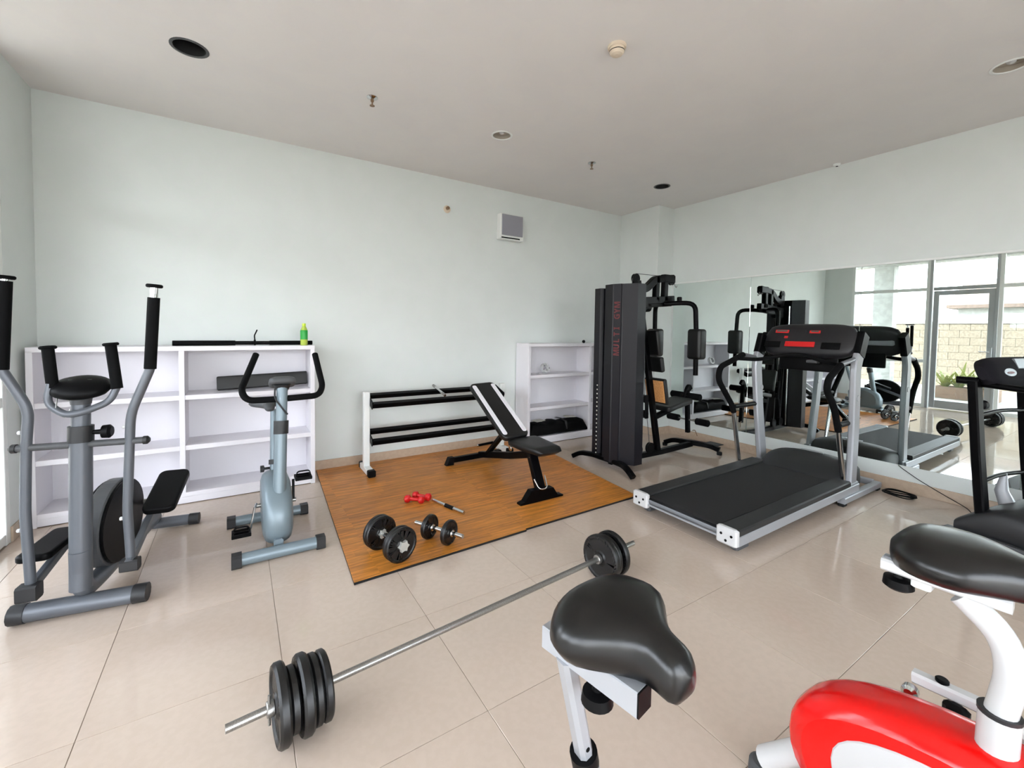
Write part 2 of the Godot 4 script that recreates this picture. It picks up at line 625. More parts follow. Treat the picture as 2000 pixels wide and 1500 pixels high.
func build_outside() -> void:
	var f := struct("floor_terrace")
	var shared := mb()
	box(shared, V(0, -0.03, 0), V(0.594, 0.06, 0.594), 0.002)
	shared.generate_normals()
	var slab := shared.commit()
	p_block(f, "bed", M.grout, V(-17, -0.25, -9), V(LEFT - 0.06, -0.10, 17), 0.0)
	p_block(f, "bed", M.paving, V(LEFT - 0.06, -0.25, FRONT + 0.2), V(8, -0.04, 17), 0.0)
	for i in 8:
		for j in 15:
			var o := MeshInstance3D.new()
			o.mesh = slab
			o.material_override = M.paving
			o.name = "paving_slab"
			o.position = V(LEFT - 0.37 - i * 0.6, -0.04, -1.6 + j * 0.6)
			f.add_child(o, true)
	p_block(f, "apron", M.paving, V(-17, -0.10, -9), V(LEFT - 4.87, -0.04, 17), 0.0)
	# building: roof edge and the two outside pillars
	var w := struct("wall_terrace_pillar")
	p_block(w, "pillar_face", M.plaster, V(-8.65, -0.1, 0.12), V(-8.35, 3.0, 0.50), 0.004)
	w = struct("ceiling_terrace_canopy")
	p_block(w, "canopy_slab", M.plaster, V(-8.9, 3.25, -0.35), V(LEFT - 0.2, 3.45, FRONT + 2.6), 0.01)
	p_block(w, "canopy_beam", M.plaster, V(-8.65, 3.0, -0.35), V(-8.35, 3.25, FRONT + 2.6), 0.01)
	w = struct("wall_terrace_return")
	p_block(w, "wall_face", M.plaster, V(-7.3, -0.1, -0.35), V(LEFT - 0.2, 3.25, -0.2), 0.004)
	# boundary wall of pale blocks
	var t := thing("boundary_wall", "pale beige block wall across the terrace, seen in the mirror", "wall", V(-11.6, -0.1, 3))
	p_block(t, "wall_core", M.block_wall, V(-11.78, -0.1, -4.02), V(-11.62, 1.68, 9.98), 0.0)
	var bs := mb()
	O = Vector3.ZERO
	box(bs, Vector3.ZERO, V(0.06, 0.195, 0.395), 0.003)
	bs.generate_normals()
	var brick := bs.commit()
	O = t.position
	for r in 9:
		for k in 28:
			var z: float = -1.4 + k * 0.4 + (0.2 if r % 2 == 1 else 0.0)
			if z > 9.7:
				continue
			var o := MeshInstance3D.new()
			o.mesh = brick
			o.material_override = M.block_wall
			o.name = "wall_block"
			o.position = V(-11.60, -0.0 + r * 0.2, z) - t.position
			t.add_child(o, true)
	p_block(t, "coping", M.plaster, V(-11.83, 1.68, -4.02), V(-11.55, 1.74, 9.98), 0.005)
	# neighbouring house roof over the wall
	t = thing("neighbour_house", "low house with brown sloping roof behind the boundary wall", "house", V(-15.5, -0.1, 3.2))
	p_block(t, "house_wall", M.plaster, V(-17.4, -0.1, 0.4), V(-14.2, 2.25, 6.2), 0.01)
	var rs := mb()
	extrude(rs, PackedVector2Array([V2(-1.9, 0), V2(1.7, 0), V2(1.7, 0.10), V2(0.0, 0.85), V2(-1.9, 0.10)]), Transform3D(Basis.IDENTITY, V(-15.6, 2.2, 0.2)), 6.3, 0.0)
	part(rs, "roof", M.roof, t)
	for z in [1.6, 3.6]:
		p_block(t, "window_frame", M.roof, V(-14.2, 0.9, z), V(-14.16, 1.8, z + 0.9), 0.004)
	# planter with striped leaves next to the door
	t = thing("planter", "brown planter with yellow-green striped leaves outside the glass door", "planter", V(-8.6, -0.04, 1.75))
	var ps := mb()
	for e in [[V(-8.80, -0.04, 1.25), V(-8.40, 0.22, 1.30)], [V(-8.80, -0.04, 2.20), V(-8.40, 0.22, 2.25)], [V(-8.80, -0.04, 1.30), V(-8.76, 0.22, 2.20)], [V(-8.44, -0.04, 1.30), V(-8.40, 0.22, 2.20)]]:
		block(ps, e[0], e[1], 0.006)
	part(ps, "trough", M.pot, t)
	p_block(t, "soil", M.soil, V(-8.76, -0.03, 1.30), V(-8.44, 0.17, 2.20), 0.0)
	var rng := RandomNumberGenerator.new()
	rng.seed = 4
	for c in 4:
		var cz := 1.42 + c * 0.22
		for k in 13:
			var w0 := TAU * k / 13.0 + rng.randf() * 0.3
			var ln := rng.randf_range(0.50, 0.78)
			var lean := rng.randf_range(0.35, 0.95)
			var dir := V(cos(w0), 0, sin(w0))
			var side := V(-sin(w0), 0, cos(w0))
			var ls := mb()
			var rings := []
			for q in 6:
				var s := q / 5.0
				var p := V(-8.6, 0.17, cz) + dir * ln * lean * s + Vector3.UP * ln * (s - 0.55 * lean * s * s)
				var wd: float = 0.034 * (1.0 - pow(s, 3.0)) + 0.001
				rings.append(PackedVector3Array([p - side * wd, p + Vector3.UP * 0.004 + dir * 0.003, p + side * wd, p - Vector3.UP * 0.004 - dir * 0.003]))
			loft(ls, rings, false)
			part(ls, "leaf", M.leaf, t)

func V2(x: float, y: float) -> Vector2:
	return Vector2(x, y)

func build_mirror() -> void:
	var t := thing("wall_mirror", "large frameless wall mirror in panels along the right wall", "mirror", V(0, 0.224, 3.0))
	var z := 0.672
	while z < 6.5:
		var ze: float = min(z + 1.013, 6.6)
		p_block(t, "mirror_panel", M.mirror, V(-0.006, 0.224, z + 0.001), V(0, 1.972, ze - 0.001), 0.0015)
		z += 1.013
	p_block(t, "top_rail", M.white_frame, V(-0.014, 1.972, 0.66), V(0, 1.990, 6.6), 0.002)

# ------------------------------------------------------------------ bookcases and what is in them
func bookcase(label: String, x0: float, x1: float, xm: float, depth: float, h: float) -> Node3D:
	var th := 0.034
	var z1 := depth
	var t := thing("bookcase", label, "bookcase", V((x0 + x1) / 2, 0, depth / 2), "white bookcases along the back wall")
	for x in [x0, x1 - th]:
		p_block(t, "side_panel", M.white_board, V(x, 0, 0.014), V(x + th, h - th, z1), 0.0015)
	p_block(t, "top_panel", M.white_board, V(x0, h - th, 0.014), V(x1, h, z1), 0.0015)
	p_block(t, "divider", M.white_board, V(xm - th / 2, 0.088, 0.024), V(xm + th / 2, h - th, z1 - 0.001), 0.0015)
	p_block(t, "bottom_panel", M.white_board, V(x0 + th, 0.055, 0.024), V(x1 - th, 0.088, z1 - 0.001), 0.0015)
	p_block(t, "plinth", M.white_board, V(x0 + th, 0.006, z1 - 0.022), V(x1 - th, 0.055, z1 - 0.003), 0.0015)
	p_block(t, "back_panel", M.white_board, V(x0 + th, 0.055, 0.014), V(x1 - th, h - th, 0.024), 0.0)
	for y in [0.425, 0.805]:
		p_block(t, "shelf", M.white_board, V(x0 + th, y - 0.018, 0.024), V(xm - th / 2, y + 0.018, z1 - 0.006), 0.0015)
		p_block(t, "shelf", M.white_board, V(xm + th / 2, y - 0.018, 0.024), V(x1 - th, y + 0.018, z1 - 0.006), 0.0015)
	return t

func build_bookcases() -> void:
	bookcase("wide white bookcase at left, black bar and green bottle on top", -6.0, -4.288, -5.198, 0.325, 1.190)
	bookcase("white bookcase behind the multi gym with black bag on bottom shelf", -2.03, -0.335, -1.075, 0.275, 1.190)
	var t := thing("exercise_bar", "long black foam-covered bar lying on the left white bookcase", "bar", V(-4.78, 1.19, 0.2))
	p_pipe(t, "grip", M.foam, [V(-5.262, 1.210, 0.20), V(-4.86, 1.210, 0.20)], 0.020)
	p_pipe(t, "core", M.black_plastic, [V(-4.87, 1.210, 0.20), V(-4.60, 1.210, 0.20)], 0.0155)
	p_pipe(t, "grip", M.foam, [V(-4.62, 1.210, 0.20), V(-4.292, 1.210, 0.20)], 0.018)
	var st := mb()
	lathe(st, [Vector2(0.019, -0.008), Vector2(0.024, -0.006), Vector2(0.024, 0.006), Vector2(0.019, 0.008)], V(-4.725, 1.213, 0.20), Vector3.RIGHT, 18)
	pipe(st, [V(-4.725, 1.236, 0.20), V(-4.728, 1.27, 0.20), V(-4.715, 1.30, 0.20), V(-4.708, 1.318, 0.205)], 0.005, 0.01, 8)
	part(st, "strap_hook", M.black_plastic, t)
	t = thing("drink_bottle", "small green and yellow drink bottle on the left bookcase", "bottle", V(-4.364, 1.19, 0.262))
	p_lathe(t, "body", M.bottle_juice, [Vector2(0.024, 0), Vector2(0.029, 0.004), Vector2(0.029, 0.118), Vector2(0.026, 0.135), Vector2(0.015, 0.158), Vector2(0.012, 0.168)], V(-4.364, 1.19, 0.262), Vector3.UP, 24, true)
	p_lathe(t, "label_band", M.bottle_label, [Vector2(0.0285, 0.05), Vector2(0.030, 0.05), Vector2(0.030, 0.125), Vector2(0.0275, 0.13)], V(-4.364, 1.19, 0.262), Vector3.UP, 24)
	p_lathe(t, "cap", M.lime, [Vector2(0.014, 0.164), Vector2(0.015, 0.167), Vector2(0.015, 0.184), Vector2(0.013, 0.187)], V(-4.364, 1.19, 0.262), Vector3.UP, 20)
	t = thing("bench_pad", "long narrow black padded board leaning inside the left bookcase", "pad", V(-4.645, 0.823, 0.20))
	var B := Basis(Vector3.BACK, 0.03) * Basis(Vector3.RIGHT, -0.18)
	p_cushion(t, "cushion", M.vinyl, V(-4.660, 0.8945, 0.185), V(0.655, 0.112, 0.045), 0.008, 0.012, B)
	p_cushion(t, "backing", M.black_matte, V(-4.660, 0.8915, 0.160), V(0.635, 0.102, 0.012), 0.006, 0.004, B)
	# right bookcase
	t = thing("tape_roll", "small white tape roll on the right bookcase's middle shelf", "tape roll", V(-1.72, 0.823, 0.15))
	var rg := mb()
	lathe(rg, [Vector2(0.036, -0.022), Vector2(0.058, -0.022), Vector2(0.060, -0.018), Vector2(0.060, 0.018), Vector2(0.058, 0.022), Vector2(0.036, 0.022), Vector2(0.034, 0.0), Vector2(0.036, -0.022)], V(-1.70, 0.8885, 0.15), V(0.1, 0.35, 1), 28)
	part(rg, "ring", M.white_gloss, t)
	p_block(t, "tape_end", M.white_gloss, V(-1.80, 0.8235, 0.10), V(-1.70, 0.8285, 0.19), 0.001)
	t = thing("cloth_bag", "flat black bag lying on the right bookcase's bottom shelf", "bag", V(-1.5, 0.088, 0.17))
	var bs := mb()
	var rings := []
	for k in 15:
		var s := k / 14.0
		var x: float = lerp(-1.985, -1.10, s)
		var hh := 0.145 + 0.012 * sin(s * 17.0) + 0.010 * sin(s * 29.0 + 1.0)
		var e: float = clampf(min(s, 1.0 - s) * 14.0, 0.35, 1.0)
		rings.append(sweep_ellipse(V(x, 0.089 + hh * 0.5 * e, 0.155), Vector3.UP, Vector3.BACK, hh * 0.5 * e, 0.115, 24, 4.0))
	loft(bs, rings)
	part(bs, "body", M.black_matte, t)
	p_bar(t, "strap", M.vinyl, [V(-1.45, 0.249, 0.06), V(-1.45, 0.254, 0.15), V(-1.45, 0.235, 0.262), V(-1.45, 0.14, 0.277)], 0.035, 0.004, Vector3.UP, 0.001)
	for e in [[V(-1.80, 0.262, 0.17), 0.2, "crumpled grey paper on the left end of the black bag"], [V(-1.30, 0.262, 0.15), -0.25, "white paper sheet on the right end of the black bag"]]:
		var p := thing("paper_sheet", e[2], "paper", e[0], "papers on the black bag")
		var s := mb()
		box(s, e[0], V(0.15, 0.004, 0.10), 0.001, Basis(Vector3.UP, e[1]) * Basis(Vector3.RIGHT, 0.04))
		part(s, "sheet", M.paper, p)
	t = thing("grip_ball", "tiny black ball on top of the right bookcase", "ball", V(-1.13, 1.19, 0.2))
	p_lathe(t, "ball", M.black_plastic, [Vector2(0.001, 0), Vector2(0.012, 0.003), Vector2(0.019, 0.012), Vector2(0.0205, 0.0205), Vector2(0.019, 0.029), Vector2(0.012, 0.038), Vector2(0.001, 0.041)], V(-1.13, 1.19, 0.2), Vector3.UP, 20, true)

func build_mats() -> void:
	var up := Basis(V(1, 0, 0), V(0, 0, -1), V(0, 1, 0))
	for e in [["wood-print floor sheet at left under the dumbbells", [V2(-4.235, 0.014), V2(-3.081, 0.014), V2(-3.223, 2.004), V2(-4.341, 2.041)]], ["wood-print floor sheet at right under the weight bench", [V2(-3.079, 0.014), V2(-1.900, 0.014), V2(-2.112, 1.972), V2(-3.221, 1.990)]]]:
		var t := thing("floor_mat", e[0], "mat", V(e[1][0].x + 0.55, 0, 1.0), "wood-print sheets under the weights")
		var outer := PackedVector2Array()
		var inner := PackedVector2Array()
		for k in 4:
			var q: Vector2 = e[1][k]
			outer.append(V2(q.x, -q.y))
			inner.append(V2(q.x, -q.y + (0.006 if k > 1 else 0.0)))
		var st := mb()
		extrude(st, outer, Transform3D(up, V(0, 0.0005, 0)), 0.0105, 0.0)
		part(st, "rubber_backing", M.rubber, t)
		st = mb()
		extrude(st, inner, Transform3D(up, V(0, 0.011, 0)), 0.0035, 0.0)
		part(st, "wood_print_top", M.wood_mat, t)

# ------------------------------------------------------------------ treadmill by the mirror
func treadmill() -> void:
	var t := thing("treadmill", "silver and black treadmill facing the wall mirror", "treadmill", V(-1.4, 0, 2.52))
	var z0 := 2.135
	var z1 := 2.930
	var xr := -2.335
	# deck: side rails, belt, rear caps, front hood
	for e in [[z0, z0 + 0.125], [z1 - 0.125, z1]]:
		p_bar(t, "side_rail", M.dark_grey, [V(xr + 0.02, 0.135, (e[0] + e[1]) / 2), V(-0.72, 0.150, (e[0] + e[1]) / 2)], 0.125, 0.045, Vector3.UP, 0.008)
	for z in [z0 + 0.012, z1 - 0.012]:
		p_bar(t, "side_beam", M.silver_paint, [V(xr + 0.03, 0.085, z), V(-0.55, 0.098, z)], 0.022, 0.062, Vector3.UP, 0.004)
	p_block(t, "running_board", M.dark_grey, V(xr + 0.04, 0.095, z0 + 0.13), V(-0.70, 0.122, z1 - 0.13), 0.003)
	var st := mb()
	var prof := [V(xr + 0.03, 0.118, 0), V(xr + 0.012, 0.128, 0), V(xr + 0.018, 0.142, 0), V(xr + 0.06, 0.146, 0), V(-0.66, 0.160, 0)]
	bar(st, prof.map(func(p): return p + V(0, 0, 2.5325)), z1 - z0 - 0.262, 0.006, Vector3.UP, 0.001)
	part(st, "running_belt", M.belt, t)
	p_pipe(t, "rear_roller", M.silver_dark, [V(xr + 0.035, 0.112, z0 + 0.13), V(xr + 0.035, 0.112, z1 - 0.13)], 0.026)
	p_bar(t, "rear_strip", M.silver_paint, [V(xr + 0.006, 0.088, z0 + 0.10), V(xr + 0.006, 0.088, z1 - 0.10)], 0.012, 0.012, Vector3.UP, 0.002)
	for e in [[z0 - 0.004, z0 + 0.13], [z1 - 0.13, z1 + 0.004]]:
		var cap := p_block(t, "rear_cap", M.white_gloss, V(xr - 0.012, 0.055, e[0]), V(xr + 0.03, 0.163, e[1]), 0.010)
		var zc: float = (e[0] + e[1]) / 2
		for q in [V2(-0.03, 0.12), V2(0.035, 0.12), V2(0.0, 0.085)]:
			p_disc(cap, "bolt", M.black_plastic, V(xr - 0.013, q.y, zc + q.x), Vector3.RIGHT, 0.008, 0.006, 12, 0.001)
	for z in [z0 + 0.06, z1 - 0.06]:
		p_block(t, "rear_foot", M.mid_grey, V(xr + 0.07, 0.0, z - 0.03), V(xr + 0.20, 0.075, z + 0.03), 0.012)
	# motor hood, domed towards the front
	st = mb()
	var rings := []
	for k in 13:
		var s := k / 12.0
		var x: float = lerp(-0.80, -0.20, s)
		var top: float = 0.168 + 0.115 * sin(min(s * 1.35, 1.0) * PI / 2) - 0.10 * pow(s, 6.0)
		var half: float = 0.300 + 0.055 * sin(min(s * 2.0, 1.0) * PI / 2) - 0.09 * pow(s, 5.0)
		var R := PackedVector3Array()
		for q in 17:
			var w := PI * q / 16.0
			R.append(V(x, 0.10 + (top - 0.10) * pow(sin(w), 0.35), 2.5325 - half * cos(w)))
		R.append(V(x, 0.06, 2.5325 + half))
		R.append(V(x, 0.06, 2.5325 - half))
		rings.append(R)
	loft(st, rings)
	var hood := part(st, "motor_hood", M.dark_grey, t)
	p_bar(hood, "badge", M.silver_paint, [V(-0.43, 0.2845, 2.44), V(-0.43, 0.2845, 2.62)], 0.03, 0.006, Vector3.UP, 0.002)
	# base frame on the floor
	for z in [z0 + 0.01, z1 - 0.01]:
		p_bar(t, "base_foot", M.silver_paint, [V(-0.86, 0.045, z), V(-0.13, 0.045, z)], 0.055, 0.05, Vector3.UP, 0.006)
		for x in [-0.84, -0.16]:
			p_block(t, "rubber_foot", M.rubber, V(x - 0.03, 0, z - 0.022), V(x + 0.03, 0.022, z + 0.022), 0.004)
	p_bar(t, "cross_tube", M.silver_paint, [V(-0.17, 0.06, z0 + 0.03), V(-0.17, 0.06, z1 - 0.03)], 0.05, 0.05, Vector3.UP, 0.006)
	for z in [2.33, 2.73]:
		p_disc(t, "transport_wheel", M.black_plastic, V(-0.12, 0.035, z), Vector3.BACK, 0.033, 0.03, 20)
	p_block(t, "mains_socket", M.white_gloss, V(-0.145, 0.11, 2.62), V(-0.115, 0.17, 2.70), 0.004)
	# uprights
	var sides := [[2.125, [V(-0.50, 0.07, 0), V(-0.60, 0.60, 0), V(-0.665, 1.06, 0), V(-0.56, 1.33, 0)]], [2.885, [V(-0.60, 0.07, 0), V(-0.585, 0.60, 0), V(-0.60, 1.08, 0), V(-0.47, 1.35, 0)]]]
	for e in sides:
		var z: float = e[0]
		var p: Array = e[1].map(func(q): return q + V(0, 0, z))
		p_bar(t, "upright", M.silver_paint, [p[0], p[1], p[2], p[2].lerp(p[3], 0.5)], 0.045, 0.115, Vector3.RIGHT, 0.010, 0.06)
		p_bar(t, "upright_cover", M.black_plastic, [p[2].lerp(p[3], 0.35), p[3]], 0.054, 0.125, Vector3.RIGHT, 0.010)
		p_block(t, "upright_shoe", M.silver_dark, p[0] + V(-0.085, -0.03, -0.028), p[0] + V(0.085, 0.07, 0.028), 0.008)
		p_disc(t, "badge", M.silver_paint, p[1] + V(0.0, 0.23, 0.024), Vector3.BACK, 0.026, 0.004, 20, 0.001)
	# hand rails: padded above, chrome below
	var far := [V(-0.66, 1.115, 2.125), V(-0.90, 1.150, 2.125), V(-1.255, 1.045, 2.12), V(-1.275, 0.935, 2.12), V(-1.045, 0.690, 2.12), V(-1.015, 0.625, 2.12), V(-0.895, 0.12, 2.12)]
	var near := [V(-0.60, 1.150, 2.88), V(-0.84, 1.110, 2.87), V(-1.02, 1.005, 2.86), V(-1.045, 0.92, 2.86), V(-0.90, 0.780, 2.86), V(-0.805, 0.575, 2.86), V(-0.655, 0.10, 2.86)]
	for q in [far, near]:
		p_pipe(t, "hand_rail", M.silver_dark, [q[0], q[1]], 0.019)
		p_pipe(t, "rail_grip", M.foam, [q[1], q[2], q[3], q[4], q[5]], 0.0245, 0.09)
		p_pipe(t, "rail_tube", M.chrome, [q[5], q[6]], 0.0195)
		p_pipe(t, "rail_link", M.black_plastic, [q[5] + V(0, 0.05, 0), V(-0.62, q[5].y + 0.05, q[5].z)], 0.022)
	# front pulse bar
	p_pipe(t, "pulse_bar", M.foam, [V(-1.02, 1.118, 2.15), V(-0.80, 1.105, 2.22), V(-0.72, 1.16, 2.40), V(-0.71, 1.17, 2.55), V(-0.74, 1.12, 2.72), V(-0.78, 1.10, 2.85)], 0.017, 0.08)
	# console: broad hull, rounded, tilted to the runner
	st = mb()
	rings = []
	var up := V(0.42, 0.907, 0).normalized()
	var out := V(-0.907, 0.42, 0).normalized()
	for k in 19:
		var s := k / 18.0
		var z: float = lerp(2.14, 2.875, s)
		var e: float = pow(max(1.0 - pow(absf(2.0 * s - 1.0), 5.0), 0.0), 0.5)
		rings.append(sweep_ellipse(V(-0.535, 1.285, z), up, out, 0.060 + 0.098 * e, 0.020 + 0.045 * e, 28, 3.2))
	loft(st, rings)
	var con := part(st, "console", M.console, t)
	var face := V(-0.535, 1.285, 0) + out * 0.0645
	var CB := Basis(V(0, 0, 1), up, -out)
	for e in [[2.30, 0.062, 0.115, 0.030, M.red_print], [2.30, 0.066, 0.092, 0.016, M.lcd], [2.455, 0.062, 0.085, 0.026, M.console], [2.57, 0.060, 0.085, 0.026, M.red_print], [2.57, 0.063, 0.060, 0.012, M.lcd], [2.345, 0.005, 0.030, 0.022, M.red_print]]:
		var s := mb()
		cushion(s, face + V(0, 0, e[0]) + up * e[1] + out * (0.001 if e[4] != M.lcd else 0.003), V(e[2], e[3], 0.006), 0.003, 0.002, CB)
		part(s, "display" if e[4] == M.lcd else "print_panel", e[4], con)
	st = mb()
	cushion(st, face + V(0, 0, 2.47) - up * 0.062 + out * 0.002, V(0.24, 0.050, 0.012), 0.005, 0.005, CB)
	part(st, "key_panel", M.red_print, con)
	for z in [2.24, 2.71]:
		st = mb()
		cushion(st, face + V(0, 0, z) - up * 0.068 - out * 0.002, V(0.14, 0.060, 0.010), 0.004, 0.004, CB)
		part(st, "bottle_tray", M.black_matte, con)
	p_bar(con, "book_rest", M.silver_dark, [V(-0.470, 1.432, 2.43), V(-0.470, 1.432, 2.57)], 0.02, 0.012, Vector3.UP, 0.003)
	p_block(con, "front_band", M.silver_paint, V(-0.500, 1.245, 2.20), V(-0.462, 1.30, 2.82), 0.010)
	st = mb()
	cushion(st, V(-0.66, 1.112, 2.60), V(0.06, 0.03, 0.09), 0.014, 0.010)
	part(st, "safety_key", M.mid_grey, con)
	var hang := mb()
	cushion(hang, V(-0.545, 1.10, 2.51), V(0.035, 0.16, 0.46), 0.012, 0.010)
	part(hang, "console_apron", M.black_plastic, con)

# ------------------------------------------------------------------ second treadmill, cut by the right edge of the photograph
func second_treadmill() -> void:
	var t := thing("treadmill", "black treadmill at the far right beside the red bike's saddle", "treadmill", V(-0.80, 0, 3.60))
	t.rotation.y = -0.19
	var xa := -0.80
	var xb := -0.16
	for e in [[xa, -0.02], [xb, 0.0]]:
		var x: float = e[0]
		p_bar(t, "upright", M.black_paint, [V(x + 0.05, 0.10, 3.655), V(x + 0.02, 0.55, 3.625), V(x - 0.01, 1.06, 3.60)], 0.075, 0.05, Vector3.BACK, 0.008, 0.1)
		p_lathe(t, "lock_knob", M.black_plastic, [Vector2(0.012, 0), Vector2(0.030, 0.012), Vector2(0.032, 0.045), Vector2(0.020, 0.055)], V(x + 0.04, 0.90, 3.61), Vector3.RIGHT, 18)
	p_pipe(t, "cross_bar", M.black_paint, [V(xa + 0.02, 0.835, 3.615), V(-0.48, 0.85, 3.60), V(xb + 0.02, 0.835, 3.615)], 0.013, 0.2)
	p_pipe(t, "cross_bar", M.black_paint, [V(xa + 0.04, 0.40, 3.635), V(-0.48, 0.415, 3.62), V(xb + 0.04, 0.40, 3.635)], 0.013, 0.2)
	p_pipe(t, "handle", M.black_paint, [V(xa - 0.005, 1.06, 3.62), V(xa - 0.03, 1.06, 3.52)], 0.024)
	for x in [xa + 0.02, xb - 0.0]:
		p_pipe(t, "hand_rail", M.black_paint, [V(x, 1.04, 3.62), V(x, 1.02, 3.95), V(x, 0.85, 4.10), V(x, 0.30, 4.0), V(x, 0.14, 3.95)], 0.019, 0.1)
	# console, back towards the room
	var st := mb()
	var rings := []
	for k in 15:
		var s := k / 14.0
		var x: float = lerp(xa - 0.035, xb + 0.035, s)
		var e: float = pow(max(1.0 - pow(absf(2.0 * s - 1.0), 6.0), 0.0), 0.5)
		rings.append(sweep_ellipse(V(x, 1.115, 3.64), V(0, 0.93, -0.36), V(0, 0.36, 0.93), 0.045 + 0.055 * e, 0.022 + 0.03 * e, 24, 3.0))
	loft(st, rings)
	var con := part(st, "console", M.hull, t)
	st = mb()
	extrude(st, ellipse(0.075, 0.026, 24), Transform3D(Basis(V(1, 0, 0), V(0, 0.93, -0.36), V(0, 0.36, 0.93)), V(-0.62, 1.118, 3.687)), 0.008, 0.0)
	part(st, "badge", M.silver_dark, con)
	st = mb()
	extrude(st, ellipse(0.045, 0.008, 18), Transform3D(Basis(V(1, 0, 0), V(0, 0.93, -0.36), V(0, 0.36, 0.93)), V(-0.62, 1.118, 3.695)), 0.002, 0.0)
	part(st, "badge_print", M.dull_red, con)
	p_bar(con, "front_band", M.silver_dark, [V(-0.50, 1.172, 3.670), V(-0.17, 1.172, 3.670)], 0.014, 0.07, V(0, 0.93, -0.36), 0.004)
	# hood, deck and base
	st = mb()
	rings = []
	for k in 9:
		var s := k / 8.0
		var z: float = lerp(3.54, 3.98, s)
		var top: float = 0.09 + 0.16 * sin(min(s * 1.6, 1.0) * PI / 2) - 0.06 * s * s
		rings.append(sweep_ellipse(V((xa + xb) / 2, 0.045 + top / 2, z), V(1, 0, 0), Vector3.UP, 0.345, top / 2, 24, 5.0))
	loft(st, rings)
	part(st, "motor_hood", M.dark_grey, t)
	for x in [xa - 0.02, xb + 0.02]:
		p_bar(t, "base_foot", M.mid_grey, [V(x, 0.04, 3.50), V(x, 0.04, 4.1)], 0.06, 0.06, Vector3.UP, 0.008)
		p_disc(t, "transport_wheel", M.black_plastic, V(x, 0.03, 3.49), Vector3.RIGHT, 0.028, 0.03, 18)
		p_bar(t, "side_rail", M.black_plastic, [V(x, 0.16, 3.96), V(x, 0.15, 5.25)], 0.11, 0.05, Vector3.UP, 0.008)
		p_block(t, "rear_foot", M.rubber, V(x - 0.03, 0, 5.1), V(x + 0.03, 0.13, 5.2), 0.006)
	p_block(t, "running_belt", M.belt, V(xa + 0.035, 0.12, 3.95), V(xb - 0.035, 0.165, 5.24), 0.008)
	p_pipe(t, "lift_strut", M.silver_paint, [V(-0.46, 0.22, 3.66), V(-0.44, 0.30, 3.62), V(-0.42, 0.42, 3.622)], [0.045, 0.036, 0.014], 0.0)

